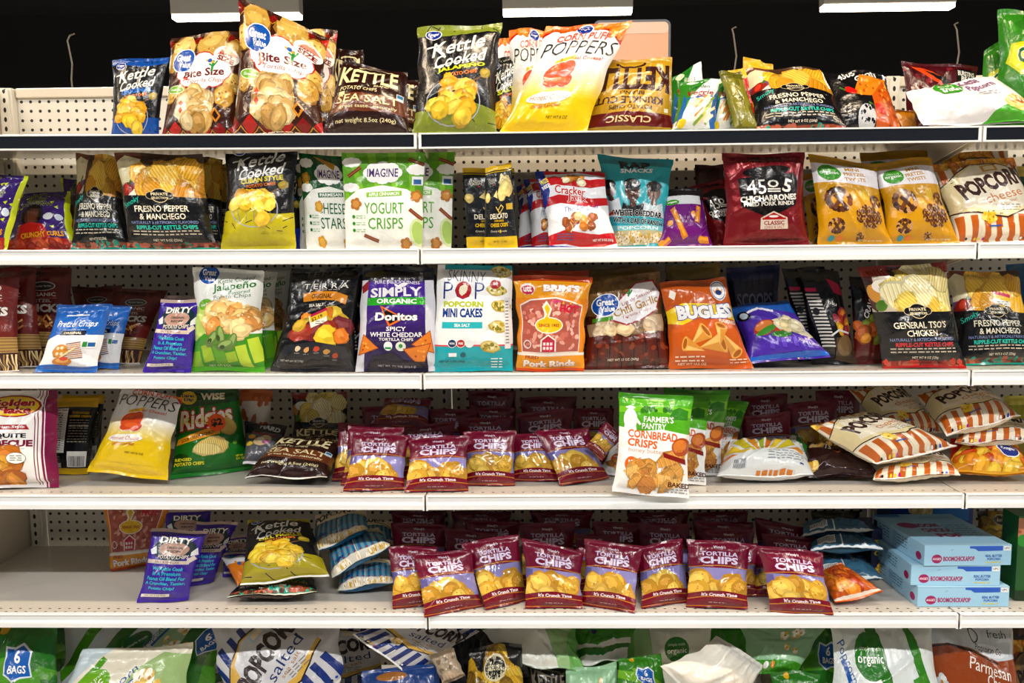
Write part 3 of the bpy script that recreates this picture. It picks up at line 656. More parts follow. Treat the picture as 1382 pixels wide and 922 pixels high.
def d_delback(n=1):
    d = D(64, 106, '#1b1c20', n); d.backc = lin('#22242a')
    d.R(0, .88, 1, 1, '#d9b51e'); d.R(0, 0, 1, .08, '#d9b51e'); d.R(.06, .28, .44, .86, '#e9e9e6'); d.T('Nutrition Facts', .25, .84, .34, .025, '#111', .03)
    for i in range(17): d.R(.08, .31+i*.03, .42, .313+i*.03, '#444'); d.lines(.22, .317+i*.03, .25, 1, .02, '#333', .5)
    d.T('OVEN BAKED', .7, .8, .34, .03, '#d9b51e', .02); d.T('CHEESE CRISPS', .7, .755, .44, .03, '#d9b51e', .03); d.lines(.7, .7, .4, 9, .035, '#b9b19a', .25); d.T('HAND CRAFTED', .7, .63, .4, .025, '#e9e2cf', .02)
    d.R(.52, .1, .93, .3, '#ecece8')
    x = .55
    while x < .9: w_ = d.rnd.choice([.006, .01, .016]); d.R(x, .11, x+w_, .24, '#151515'); x += w_+d.rnd.choice([.008, .012])
    d.lines(.22, .22, .3, 4, .03, '#8a8577'); d.R(.03, .09, .38, .15, '#b5b1a0')
    return d
def d_cj(n=1):
    d = D(98, 100, '#e9ecf2', n); d.backc = lin('#274a9c')
    R_ = '#c8202c'
    d.P([(0, 1), (1, 1), (1, .93), (.6, .99), (0, .94)], R_)
    for v, h in ((.78, .10), (.52, .10), (.02, .13)): d.P([(0, v), (.25, v+.03), (.5, v-.01), (.75, v-.03), (1, v+.03), (1, v+.03+h), (.75, v-.01+h), (.5, v+.02+h), (.25, v+.05+h), (0, v+h)], R_)
    d.P([(0, 1), (.13, 1), (.13, .72), (.05, .55), (0, .5)], '#27409a'); d.T('PRIZE', .085, .86, .13, .06, '#f0dd2a', .03, rot=20); d.T('INSIDE!', .095, .79, .14, .05, '#fff', .03, rot=20)
    d.T('Cracker', .44, .72, .46, .12, R_, .02, .1, rot=-8, o='#ffffff'); d.T('Jack', .52, .60, .30, .12, R_, .02, .1, rot=-6, o='#ffffff')
    d.T('The Original', .55, .475, .55, .085, '#2a4fa3', -.005, .3, rot=6)
    for _ in range(16): d.chip(d.rnd.uniform(.25, .85), d.rnd.uniform(.22, .38), .07, .055, d.rnd.uniform(0, 90), lin(d.rnd.choice(['#c9822f', '#a85f22', '#e0a24a', '#efd9a6'])))
    d.chips(.6, .87, .22, .06, 10, .06, ['#c9822f', '#e0a24a', '#f0e6c8']); d.lines(.25, .15, .25, 3, .03, '#5d6b9c'); d.T('NET WT 8 OZ (227g)', .8, .08, .3, .03, '#fff', .02); d.R(0, 0, .4, .02, '#3b3fa0')
    return d
def d_rap(n=1):
    d = D(95, 122, '#3fb7c4', n)
    d.R(0, .9, 1, 1, '#2f97a6'); d.T('RAP', .48, .9, .42, .1, '#10161a', .06); d.T('SNACKS', .5, .835, .46, .05, '#f4f6f6', .03, .3, rot=3)
    for u, v, s, sk, cap in ((.08, .62, .8, '#5b3a30', '#1c1a1f'), (.42, .60, 1.1, '#6a4638', '#17171c'), (.76, .6, 1, '#7a5646', '#221d22')):
        d.E(u, v, .11*s, .11*s, sk, 0, 14); d.E(u, v+.07*s, .12*s, .06*s, cap); d.R(u-.05*s, v-.17*s, u+.05*s, v-.06*s, sk)
        d.L([(u-.06*s, v+.01), (u-.02*s, v+.01)], .02, '#20161a'); d.L([(u+.02*s, v+.01), (u+.06*s, v+.01)], .02, '#20161a'); d.L([(u-.03*s, v-.06), (u+.03*s, v-.06)], .018, '#3a2222')
        d.P([(u-.2*s, .32), (u-.15*s, v-.12*s), (u, v-.17*s), (u+.15*s, v-.12*s), (u+.2*s, .32)], '#1b1e26' if s > 1 else '#d7dbe2')
    d.P([(0, .34), (.1, .4), (.16, .34)], '#c24a2e')
    d.T('MIGOS', .78, .42, .3, .055, '#e9f6f6', .04, o='#2a9db0', ow=.03); d.T('WHITE CHEDDAR', .5, .35, .84, .07, '#12161a', .05, o='#ffffff', ow=.03, arc=.04, rot=-2); d.T('WITH A DAB OF RANCH', .5, .265, .84, .06, '#12161a', .04, o='#ffffff', ow=.03, rot=-4)
    d.R(.04, .17, .96, .225, '#8fd8e0'); d.T('POPCORN', .5, .197, .7, .035, '#ffffff', .02); d.R(0, .02, 1, .17, '#cfc9a4'); d.pops(.5, .09, .45, .05, 60, .045); d.R(.7, 0, 1, .04, '#2fa6b6')
    return d
def d_puffs(n=1):
    d = D(66, 70, '#7b1c86', n); d.backc = lin('#a0163c'); d.R(0, .78, 1, 1, '#221a22'); d.R(.1, .68, .9, .84, '#d9dde2')
    d.E(.22, .72, .16, .05, '#49a32c'); d.T('organic', .22, .72, .22, .04, '#fff')
    for u, v, r, l in ((.35, .36, -62, .3), (.78, .5, 75, .16), (.12, .06, 40, .1), (.85, .1, 0, .09)):
        d.R(u-l, v-.05, u+l, v+.05, '#d98a1a', r); d.E(u-l*.6, v, .06, .05, '#e8a22c'); d.R(u-l*.9, v-.01, u+l*.9, v+.03, '#eeb03c', r)
    for _ in range(6): u, v = d.rnd.random(), d.rnd.random()*.6; d.L([(u, v), (u+.15, v+.1)], .01, '#a54aaf')
    return d
def d_4505(n=1):
    d = D(112, 122, '#8f1f2c', n)
    d.T('YO PIG', .5, .93, .4, .07, '#4b0d18', .05); d.R(0, .9, 1, .905, '#7a1824')
    d.P([(.16, .42), (.14, .72), (.3, .74), (.84, .78), (.9, .70), (.86, .44), (.5, .3)], '#1a1416'); d.P([(.2, .45), (.18, .69), (.32, .71), (.82, .74), (.86, .69), (.82, .46), (.5, .33)], '#221a1c'); d.E(.5, .8, .3, .06, '#1a1416', 4)
    d.T('45', .36, .63, .24, .16, '#f2efe8', .0, rot=4); d.T('O', .57, .665, .14, .085, '#f2efe8', .03); d.R(.5, .575, .66, .59, '#f2efe8'); d.R(.5, .6, .66, .615, '#f2efe8'); d.T('5', .75, .64, .11, .14, '#f2efe8', .02, rot=-16)
    d.T('CHICHARRONES', .51, .51, .72, .065, '#f4f1ea', .04, rot=3); d.T('FRIED PORK RINDS', .51, .45, .64, .045, '#f4f1ea', .03, rot=2)
    d.P([(.4, .18), (.4, .3), (.56, .37), (.73, .3), (.73, .18)], '#f0e6d8'); d.P([(.42, .29), (.56, .355), (.71, .29)], '#cc2028'); d.R(.42, .28, .71, .3, '#cc2028')
    d.T('CLASSIC', .565, .245, .25, .045, '#b01c26', .03); d.T('CHILE & SALT', .565, .2, .24, .028, '#c9706a', .01); d.E(.56, .315, .06, .012, '#fff'); d.lines(.7, .06, .4, 1, .03, '#5a0f18')
    return d
def d_twist(n=1):
    d = D(100, 122, '#d3a213', n)
    d.R(0, .68, 1, .9, '#eceaf0'); d.wave(.68, .012, '#d3a213', False); d.R(0, .9, 1, 1, '#c59a18')
    d.E(.22, .8, .16, .09, '#48a62a'); d.T('simple truth', .22, .83, .2, .025, '#e6f4d8', .0); d.T('organic', .22, .795, .26, .05, '#fff', .01)
    for i, s in enumerate(('MINI', 'PRETZEL', 'TWISTS')): d.T(s, .56+.02*(i > 0), .86-.06*i, .22 if i == 0 else .34, .042, '#c79a1c', .03, rot=4)
    d.P([(.64, .5), (.66, .62), (.78, .63), (.74, .5)], '#e3c24a'); d.L([(.69, .5), (.7, .62)], .01, '#d3a213'); d.L([(.72, .5), (.74, .62)], .01, '#d3a213')
    def pret(u, v, r):
        for a in range(0, 360, 20):
            p = (u+r*math.cos(math.radians(a)), v+r*.75*math.sin(math.radians(a))); d.E(*p, r*.28, r*.26, d.rnd.choice(['#6d4122', '#8a5630', '#c9a274', '#4d2b16']), 0, 8)
        d.L([(u-r*.5, v-r*.6), (u+r*.4, v+r*.4)], r*.4, '#7a4a28'); d.L([(u+r*.5, v-r*.6), (u-r*.3, v+r*.3)], r*.4, '#5d3519')
    pret(.28, .49, .15); pret(.86, .5, .08); pret(.22, .2, .09); pret(.55, .09, .045)
    for i in range(4):
        for j in range(4):
            if abs(i-1.5)+abs(j-1.5) < 2.6: pret(.56+i*.095, .23+j*.055, .05)
    d.E(.17, .07, .04, .03, '#2f9fb0'); d.E(.28, .07, .035, .025, '#e88a2a'); d.T('NET WT 16 OZ (454g)', .7, .055, .34, .025, '#f4e9c0', .01)
    return d
def d_popc(n=1, stripe='#c9701e', word='cheese', wc='#cf7a2a', low='#e6d9ae', dark='#4a2626', light='#efe7d4', w=118, h=115):
    d = D(w, h, light, n); d.backc = lin(light)
    for i in range(7): d.P([(i/7+.02, 0), (i/7+.085, 0), (i/7+.10, .3), (i/7+.02, .3)], stripe); d.P([(i/7+.02, .72), (i/7+.09, .72), (i/7+.085, 1), (i/7+.02, 1)], stripe)
    if word == 'cheese': d.chips(.5, .96, .5, .05, 22, .07, ['#e8a92a', '#f0c04a', '#d98a1e'])
    d.P([(0, .34), (.25, .32), (.45, .28), (.6, .26), (1, .40), (1, .80), (.7, .92), (.4, .93), (.2, .84), (0, .70)], dark)
    d.P([(0, .355), (.25, .335), (.45, .295), (.6, .275), (1, .415), (1, .785), (.7, .905), (.4, .915), (.2, .825), (0, .685)], low)
    d.P([(.12, .40), (.45, .35), (.6, .33), (1, .45), (1, .785), (.7, .9), (.4, .9), (.22, .80)], light)
    d.R(.5, .82, .68, .9, '#cfa23a' if word == 'cheese' else '#b9c9d8', 5); d.R(.53, .835, .65, .885, '#e9dcb8', 5)
    d.T('POPCORN', .56, .685, .86, .20, dark, .05, rot=14, flare=.12); d.T(word, .64, .525, .5, .10, wc, .0, rot=12); d.T('real cheese!' if word == 'cheese' else 'sea salt', .64, .44, .3, .04, '#b9862f', .0, rot=12)
    d.lines(.68, .40, .24, 3, .028, '#8d8575')
    d.pops(.38, .26, .05, .03, 6, .05, tone=('#f0cf3e', '#e6b92c', '#f7e27a') if word == 'cheese' else ('#f4ecd0', '#fffbee', '#e3c46a')); d.R(.36, .17, .5, .185, '#3c6cc0', 3)
    d.R(0, 0, 1, .025, '#f3f1ea'); d.R(.5, 0, .515, .16, '#f3f1ea')
    for i, c in enumerate(['#222', '#e9e9e9', '#f0d22a', '#f0d22a', '#c02a8a']): d.E(.1+i*.05, .06, .014, .012, c)
    for i, c in enumerate(['#f2f2f2', '#f2f2f2', '#222', '#2a4fc0']): d.E(.7+i*.05, .06, .014, .012, c)
    return d
def d_sticks(n=1):
    d = D(80, 130, '#7d2f28', n); d.backc = lin('#5c1f1b')
    d.R(0, .9, 1, 1, '#6b2620'); d.E(.55, .8, .22, .05, '#cfc9c2'); d.E(.55, .8, .2, .042, '#4d4a48'); d.T('snyder farms', .55, .8, .3, .03, '#cfc9c2')
    d.T('ORGANIC', .5, .715, .56, .04, '#e8ddd6', .02); d.R(.2, .675, .8, .68, '#c99a8a'); d.T('PRETZEL', .5, .65, .4, .03, '#e8ddd6', .01); d.T('STICKS', .54, .575, .7, .085, '#f2ece4', .05, o='#2a1512', ow=.03)
    d.E(.5, .4, .3, .12, '#5b2018')
    for _ in range(24): u, v = d.rnd.uniform(.3, .7), d.rnd.uniform(.36, .46); a = d.rnd.uniform(-1, 1); d.L([(u, v), (u+.16*a, v+.05)], .03, d.rnd.choice(['#b98248', '#8a5228', '#d9ad72', '#6b3c1c']))
    d.R(0, .18, 1, .33, '#b99a63'); [d.R(0, .19+i*.03, 1, .2+i*.03, '#8f6f42') for i in range(5)]; d.E(.35, .4, .3, .1, '#743029') if False else None
    d.R(0, 0, 1, .18, '#4d2c28')
    for _ in range(36): u = d.rnd.uniform(.02, .98); d.L([(u, .0), (u+d.rnd.uniform(-.08, .08), .16)], .02, d.rnd.choice(['#d9b878', '#b98f4f', '#efdcae']))
    d.R(0, 0, 1, .012, '#efe9e2')
    return d
def d_pcrisp(n=1):
    d = D(80, 90, '#eff1f5', n); d.backc = lin('#2f78c4')
    d.R(0, .55, 1, 1, '#2a74c6'); d.P([(0, .55), (.18, .55), (.06, .50), (0, .47)], '#2a74c6'); d.R(0, .9, 1, .905, '#5a98dc'); d.R(0, .96, 1, 1, '#2564ac')
    d.R(.25, .83, .68, .845, '#f2f4f6'); d.R(.42, .845, .55, .855, '#f2f4f6'); d.T('Pretzel Crisps', .5, .70, .74, .12, '#f5f7fa', .0, .25); d.lines(.5, .62, .4, 1, .02, '#d9e6f4')
    d.R(.24, .545, .72, .61, '#1a2542'); d.T('ORIGINAL', .48, .577, .34, .035, '#f2e9d0', .03)
    d.cloud(.35, .3, .14, .10, '#b9772c'); d.E(.35, .31, .13, .10, '#d59a48'); [d.E(*p, .03, .025, '#efe2c6') for p in ((.3, .35), (.37, .36), (.31, .27), (.39, .27))]
    for i in range(9): d.R(.42, .2+i*.028, .76-.01*i, .212+i*.028, d.rnd.choice(['#b9762c', '#d29a48', '#8f5a20']), 8)
    d.E(.42, .16, .17, .06, '#cc8a3a'); d.E(.42, .175, .11, .035, '#e6b56a'); d.L([(.38, .22), (.6, .36)], .03, '#efe0ae'); d.E(.44, .2, .07, .03, '#d9533a')
    d.R(.7, .36, .94, .46, '#eef0f3'); d.R(.72, .375, .8, .45, '#3f9a4f'); d.R(.81, .38, .92, .44, '#2f6fae')
    d.wave(.1, .015, '#2a74c6', False); d.R(0, .04, 1, .05, '#5a98dc')
    return d
def d_dirty(n=1):
    d = D(74, 98, '#4a2aa6', n); d.backc = lin('#3c2290')
    d.R(0, .955, 1, 1, '#cdb7ac'); d.E(.52, .74, .42, .165, '#123d49'); d.E(.52, .74, .3, .095, '#bd9a8c'); d.E(.4, .73, .14, .085, '#bd9a8c'); d.E(.66, .73, .14, .085, '#c4a497')
    d.T('DIRTY', .52, .855, .62, .085, '#f2eee6', .03, arc=.07, o='#0f2f3a'); d.T('ORIGINAL', .54, .755, .34, .03, '#1c1c22', .02); d.T('RECIPE', .54, .705, .28, .03, '#1c1c22', .02)
    d.P([(.05, .72), (.16, .77), (.2, .67), (.1, .66)], '#e6ebee'); d.P([(.86, .7), (.95, .76), (.98, .66), (.86, .64)], '#e6ebee'); d.T('POTATO CHIPS', .54, .63, .6, .055, '#e8ddd4', .02, arc=-.05)
    d.R(.04, .535, .88, .585, '#d8cabf', -2); d.T('SALT & VINEGAR', .45, .56, .5, .03, '#8a6a86', .01, rot=-2); d.P([(.84, .52), (.98, .6), (.92, .65), (.82, .6)], '#e0d6cd')
    for i, s in enumerate(('We Kettle Cook', 'In A Premium', 'Peanut Oil Blend For', 'A Crunchier, Tastier,', 'Potato Chip!')): d.T(s, .5-.05*(i == 4), .47-i*.068, (.62, .56, .76, .8, .52)[i], .05, '#3fc4d8', .025, rot=-3)
    d.R(.06, .085, .64, .125, '#e9e2d8'); d.T('NET WT 2 OZ (57g)', .35, .105, .44, .022, '#4a3a66', .01)
    return d
def d_gvjal(n=1):
    d = D(105, 138, '#eff2ee', n); d.backc = lin('#dfe4d6')
    d.R(0, 0, 1, .38, '#4f9e2b')
    for i in range(6): d.R(i*.17, .02+(i % 2)*.08, i*.17+.15, .2+(i % 3)*.07, d.rnd.choice(['#a9c935', '#8fbf30', '#6fb02e', '#c3d94a']), 12)
    d.P([(0, .65), (.2, .6), (.25, .4), (.05, .3), (0, .32)], '#bfd67a'); d.R(0, 0, 1, .05, '#5cae2a')
    gv(d, .24, .93, .14, 4)
    d.T('Kettle Cooked', .64, .9, .5, .04, '#4d7a52', .0, .15, rot=9); d.T('Jalapeño', .62, .83, .62, .09, '#2f8a35', .02, .1, rot=8); d.T('flavored', .7, .785, .3, .03, '#4d9a52', .0, .1, rot=8); d.T('Potato Chips', .6, .735, .54, .05, '#4d7a52', .0, .15, rot=6)
    d.E(.2, .655, .11, .05, '#7cbb2b', 15); d.T('Gluten Free', .2, .655, .15, .022, '#fff', .0, rot=15)
    d.chips(.58, .52, .36, .13, 34, .13, ['#ecc987', '#e3b06a', '#f2d9a4', '#d9a05a']); d.specks(.3, .42, .9, .62, 30, .012, ['#c9783c', '#f7ead0'])
    for u, v, a in ((.33, .33, 50), (.45, .36, 100), (.6, .3, 60), (.5, .27, 20)): d.E(u, v, .13, .05, '#6f8f4a', a); d.E(u+.01, v+.012, .1, .025, '#9fb873', a); d.E(u-.03, v-.02, .04, .02, '#41602c', a)
    d.T('NET WT 8 OZ', .4, .06, .3, .025, '#dfeec4', .01)
    return d
def d_terra(n=1):
    d = D(112, 138, '#121114', n)
    d.T('TERRA', .52, .945, .62, .05, '#6b6660', -.01); d.T('T E R R A', .55, .83, .62, .05, '#e9e6e0', .01, arc=.04); d.lines(.55, .79, .4, 1, .02, '#bdb6aa')
    d.P([(.25, .76), (.27, .68), (.5, .70), (.72, .69), (.86, .65), (.87, .73), (.7, .775), (.45, .785)], '#e29a24'); d.T('ORIGINAL', .52, .735, .28, .045, '#3a2410', .02); d.T('SEA SALT', .46, .65, .2, .03, '#e9e6e0', .02, rot=4)
    d.chips(.62, .47, .26, .12, 12, .13, ['#b5a02f', '#d9a83a', '#9c3a2a', '#d98a2a', '#c9b44a', '#7d2f38']); d.chip(.3, .38, .17, .08, 15, lin('#a8402c')); d.chip(.27, .45, .1, .06, 30, lin('#d9b23a')); d.chip(.65, .35, .17, .11, -15, lin('#dcc136')); d.chip(.84, .35, .1, .08, -50, lin('#d9832a'))
    d.now = 'price_sticker'; d.R(.4, .46, .63, .58, '#f4efe4', 22); d.R(.4, .51, .63, .58, '#e8c92a', 22); d.R(.4, .565, .63, .59, '#c0205a', 22); d.T('$2.19', .5, .525, .15, .04, '#3a2410', .02, rot=22); d.lines(.55, .49, .12, 2, .02, '#777'); d.now = None
    d.P([(.0, .0), (.12, .26), (.5, .3), (.9, .25), (1, .0)], '#33343c'); d.P([(.1, .0), (.2, .2), (.5, .23), (.85, .18), (.9, .0)], '#24252c')
    for u, v, c in ((.3, .23, '#e0d0b0'), (.42, .22, '#d9a86a'), (.55, .23, '#c9502f'), (.68, .2, '#c9a05a'), (.78, .16, '#b0502f')): d.E(u, v, .04, .025, c, 20, 10, .2); d.lines(u, v-.045, .07, 1, .02, '#999')
    d.T('NET WT 6.8 OZ (192g)', .25, .11, .3, .022, '#cfcac0', .01)
    return d
def d_dor(n=1):
    d = D(108, 140, '#35215f', n); d.backc = lin('#c9cbd6')
    d.R(0, 0, .1, 1, '#d5d7e0'); d.R(.88, 0, 1, 1, '#d5d7e0'); d.R(0, .88, 1, 1, '#1d1726'); d.E(.2, .93, .16, .03, '#57502c'); d.P([(0, .82), (.1, .88), (.12, .8), (.02, .75)], '#9c2a24')
    d.grad(.3, .86, '#3a2360', '#5a2fa8', 8, .1, .88)
    d.T('PURE DELICIOUSNESS', .5, .855, .62, .03, '#efe9f2', .01, arc=.05); d.T('SIMPLY', .49, .765, .7, .085, '#f6f4f8', .03, rot=2, flare=.05); d.E(.57, .825, .08, .018, '#f6f4f8', 20); d.E(.5, .82, .04, .012, '#f6f4f8', -30)
    d.R(.1, .645, .88, .715, '#39b52f', 1); d.T('ORGANIC', .5, .68, .54, .045, '#fff', .03)
    d.P([(.28, .64), (.62, .52), (.4, .44)], '#e87a24'); d.P([(.31, .615), (.57, .525), (.415, .465)], '#1a1414'); d.T('Doritos', .5, .535, .56, .075, '#f7f7f7', .04, o='#141018', ow=.03)
    d.T('SPICY', .5, .42, .26, .042, '#f2eef4', .02); d.T('WHITE CHEDDAR', .5, .365, .68, .045, '#f2eef4', .02); d.T('TORTILLA CHIPS', .5, .32, .44, .028, '#f2eef4', .02)
    d.E(.4, .255, .055, .045, '#e9eef0'); d.R(.36, .225, .44, .245, '#2f9a5a'); d.E(.56, .255, .065, .045, '#dfe6dd'); d.E(.56, .26, .025, .02, '#3f9a4f')
    d.tchip(.12, .26, .15, 20); d.tchip(.87, .29, .16, -25); d.tchip(.78, .17, .19, 190)
    d.P([(.12, 0), (.2, .15), (.45, .2), (.6, .12), (.86, .1), (.87, 0)], '#221a38'); d.T('NET WT. 7½ OZ. (212.6 g)', .5, .055, .46, .028, '#e6e2ec', .01)
    return d
def d_skin(n=1):
    d = D(100, 140, '#f2f3f4', n); d.backc = lin('#e4e8ea')
    d.R(0, 0, 1, .25, '#16b1bd'); d.R(0, .245, 1, .26, '#d94a5a'); d.R(.1, .955, 1, 1, '#1aa3ae')
    d.T('SKINNY', .4, .895, .5, .10, '#20306a', -.015, .0, rot=-3); d.T('POP', .37, .765, .54, .16, '#24408f', -.012); d.E(.365, .77, .105, .078, '#b8242c'); d.E(.365, .77, .06, .05, '#f4ecd6', 0, 10, .25)
    d.T('POPCORN', .37, .64, .52, .055, '#b8c81f', .05); d.T('MINI CAKES', .36, .56, .52, .085, '#20509c', .04); d.R(.1, .415, .62, .475, '#35c0ca'); d.T('SEA SALT', .36, .445, .2, .03, '#fff', .02)
    for u, v in ((.86, .94), (.8, .77), (.86, .62), (.83, .43), (.72, .24)): d.E(u, v, .13, .055, '#c8b04a', -10, 16, .1); d.E(u, v+.005, .115, .045, '#dfd08a', -10); d.specks(u-.08, v-.03, u+.08, v+.03, 14, .022, ['#f4edc8', '#b9a23a', '#8f8a30'])
    d.E(.78, .825, .07, .042, '#b8242c'); d.T('80', .78, .83, .06, .03, '#fff', .02)
    for u, c, s in ((.24, '#26406f', 'NON'), (.35, '#c02430', 'FREE'), (.46, '#eceff2', '')): d.E(u, .275, .055, .04, '#fff'); d.E(u, .275, .05, .036, c); d.T(s, u, .275, .06, .02, '#fff', .02)
    d.R(.2, .15, .3, .185, '#f2f3f4'); d.E(.38, .165, .035, .025, '#0f6a78'); d.T('NET WT 5 OZ (142g)', .24, .1, .32, .025, '#0d4a5a', .02); d.lines(.8, .12, .14, 4, .028, '#e9fafa'); d.R(.9, .22, .97, .7, '#e4e6e8'); d.lines(.93, .66, .04, 14, .03, '#888')
    return d
def d_brims(n=1):
    d = D(104, 130, '#e8961c', n); d.backc = lin('#d97c14')
    d.R(0, .77, 1, .94, '#eba81d'); d.R(0, .94, 1, 1, '#c9541a')
    d.P([(.06, .2), (.06, .7), (.2, .755), (.55, .78), (.78, .74), (.92, .7), (.92, .2)], '#f3ece6'); d.P([(.07, .21), (.07, .69), (.2, .74), (.55, .765), (.78, .725), (.91, .69), (.91, .21)], '#b8685a')
    cols = ['#d0887a', '#bd6c5e', '#e0a89a', '#ab5a4e', '#e8beb0', '#c87a6a']
    for _ in range(110):
        u, v = d.rnd.uniform(.1, .88), d.rnd.uniform(.235, .70); d.E(u, v, d.rnd.uniform(.02, .055), d.rnd.uniform(.012, .028), d.rnd.choice(cols), d.rnd.uniform(0, 180), 8, .25)
    for u in (.14, .18, .22): d.E(u, .86, .02, .06, '#f4e9e9', (u-.18)*200)
    d.E(.17, .86, .10, .055, '#f4e9e9'); d.E(.17, .85, .085, .045, '#c4305a'); d.T('utt', .17, .86, .11, .06, '#f6ecec', .03); d.T("BRIM'S", .62, .87, .48, .07, '#fbf6f2', .06, o='#a82a55', ow=.02)
    d.T('NEW', .56, .735, .12, .03, '#e85a9a', .03); d.T('HOT', .74, .66, .26, .085, '#cc1f4a', .06, rot=-4); [d.P([(u, .71), (u+.015, .745), (u+.03, .71)], '#f0b32a') for u in (.64, .74, .84)]
    d.E(.46, .49, .205, .085, '#f7f0e2'); d.P([(.33, .5), (.4, .6), (.36, .68), (.42, .74), (.5, .66), (.46, .58), (.56, .5)], '#f7f0e2'); d.E(.46, .49, .19, .075, '#ecc417'); d.P([(.36, .52), (.43, .6), (.39, .67), (.43, .71), (.47, .66), (.44, .58), (.54, .52)], '#ecc417'); d.T('SINCE 1902', .46, .49, .3, .034, '#a82a2a', .03)
    d.P([(.34, .22), (.34, .34), (.45, .4), (.57, .34), (.57, .22)], '#f5eee8'); d.P([(.36, .22), (.36, .335), (.45, .385), (.55, .335), (.55, .22)], '#c4284e'); [d.R(.38+i*.05, .24+j*.045, .415+i*.05, .27+j*.045, '#f0dfe0') for i in range(3) for j in range(2)]
    d.ring(.15, .29, .055, .045, .012, '#e6dfe0')
    d.R(0, .17, 1, .2, '#f6efe4'); d.R(0, .03, 1, .17, '#e9a41c'); d.T('FRIED', .22, .155, .2, .035, '#b0301c', .03); d.T('Pork Rinds', .48, .085, .76, .075, '#fbf6f0', .05, o='#b82a3a', ow=.02); d.R(0, 0, 1, .03, '#d95a18')
    return d
def d_chili(n=1):
    d = D(112, 128, '#5b2616', n)
    d.R(0, .6, 1, 1, '#8a6a3c'); d.specks(0, .55, 1, 1, 40, .07, ['#a07c48', '#77562c', '#8f7038'])
    for i in range(7): d.R(i/7, 0, i/7+.008, .45, '#34130c'); d.R(i/7+.02, .02, i/7+.1, .4, '#6b2a18')
    d.specks(0, 0, 1, .4, 40, .03, ['#7a3420', '#4a1c10', '#8f4426'])
    d.P([(.02, .5), (.98, .56), (.96, .38), (.5, .42), (.05, .36)], '#b89a78'); d.chips(.5, .46, .4, .06, 18, .11, ['#c9ae86', '#b5966a', '#d8c4a0', '#8f7450'])
    d.P([(.1, .52), (.15, .65), (.4, .72), (.65, .9), (.9, .92), (.98, .78), (.92, .6), (.7, .5), (.5, .45), (.3, .52)], '#a82430'); d.P([(.11, .53), (.16, .65), (.42, .715), (.66, .885), (.88, .9), (.96, .78), (.9, .61), (.7, .515), (.5, .47), (.3, .54)], '#eae8ec')
    d.T('Lightly Seasoned', .68, .745, .46, .05, '#93202f', .01, rot=20); d.T('Chili Garlic', .64, .655, .6, .085, '#b08a2c', .02, rot=16); d.T('Tortilla Chips', .64, .575, .4, .04, '#b85a52', .0, .2, rot=14); d.L([(.55, .76), (.57, .83)], .025, '#2f8a46'); d.L([(.52, .8), (.57, .78), (.6, .82)], .018, '#2f8a46')
    gv(d, .25, .7, .17, 6); d.R(.08, .52, .34, .565, '#5fa32c', 3); d.T('NET WT 13 OZ (369g)', .45, .1, .36, .03, '#efe6da', .01)
    return d
def d_bugles(n=1):
    d = D(112, 118, '#c9671c', n)
    d.P([(0, .52), (0, .66), (.25, .74), (.6, .73), (1, .68), (1, .52), (.75, .58), (.45, .58), (.2, .5)], '#f2d317')
    d.T('BUGLES', .56, .635, .82, .15, '#f6f6f8', .06, o='#2a3f9c', ow=.04, flare=.1); d.T('FLAVORED', .85, .515, .25, .04, '#f2e6d8', .02, rot=-10); d.P([(.08, .82), (.12, .9), (.2, .86), (.15, .78)], '#f4eee6')
    d.E(.84, .86, .12, .11, '#eef0f4'); d.ring(.84, .86, .11, .1, .01, '#3a5a9c'); d.P([(.78, .83), (.76, .88), (.8, .86), (.84, .9), (.88, .86), (.92, .88), (.9, .83)], '#e0a92a'); d.E(.84, .84, .05, .03, '#2a4a8f')
    for x, y, a, r in ((.40, .36, 35, .17), (.30, .25, 160, .15), (.56, .27, 10, .19), (.80, .27, -60, .16), (.70, .38, 70, .14)):
        k = d.w/d.h; p = np.array([[x-r, y], [x+r*.75, y+r*.62*k], [x+r*.75, y-r*.62*k]])
        d.P(d.rot(p, x, y, a), '#d39a48'); p2 = np.array([[x-r, y], [x+r*.7, y+r*.55*k], [x+r*.7, y+r*.1*k]]); d.P(d.rot(p2, x, y, a), '#ecc27a')
        m_ = d.rot(np.array([x+r*.75, y]), x, y, a); d.E(*m_, r*.25, r*.62*k, '#e0aa58', a, 14); d.E(*m_, r*.16, r*.45*k, '#a8681f', a, 12)
    d.lines(.25, .13, .36, 2, .045, '#f2dcc4'); d.T('NET WT 14.5 OZ', .28, .055, .34, .03, '#f2dcc4', .02); d.lines(.85, .1, .22, 2, .03, '#f2dcc4')
    return d
def d_wavy(n=1):
    d = D(120, 90, '#5737ae', n); d.backc = lin('#3a2a8a')
    d.P([(0, 1), (1, 1), (1, .72), (.6, .82), (.2, .84), (0, .72)], '#2468b8'); d.E(.12, .76, .1, .09, '#15151a'); d.E(.12, .76, .06, .055, '#c9d6e6'); d.L([(.2, .8), (.4, .86), (.62, .8)], .03, '#e9e6f2')
    d.E(.34, .5, .2, .12, '#b5402a', 15); d.E(.33, .53, .16, .07, '#d98a4a', 15); d.E(.35, .45, .2, .05, '#4f9a3a', 15); d.E(.55, .42, .12, .08, '#c24a2e', 10); d.E(.52, .36, .15, .05, '#3f8a35')
    d.P([(.5, .62), (.75, .66), (.98, .3), (.85, .25), (.6, .48)], '#e6dcc0'); d.chips(.72, .5, .14, .1, 8, .1, ['#efe6c8', '#ded0a4'])
    for i in range(4): d.R(.3+i*.16, .16, .36+i*.16, .3, '#6a4cc4', -15)
    d.R(0, .03, 1, .09, '#2f74d0'); d.T('SCOOP & SALSA', .82, .2, .24, .04, '#e9e4f4', .0, rot=-20); [d.E(.6+i*.05, .02, .012, .012, c) for i, c in enumerate(['#e8c92a', '#c02a8a', '#2fa0c0'])]
    return d
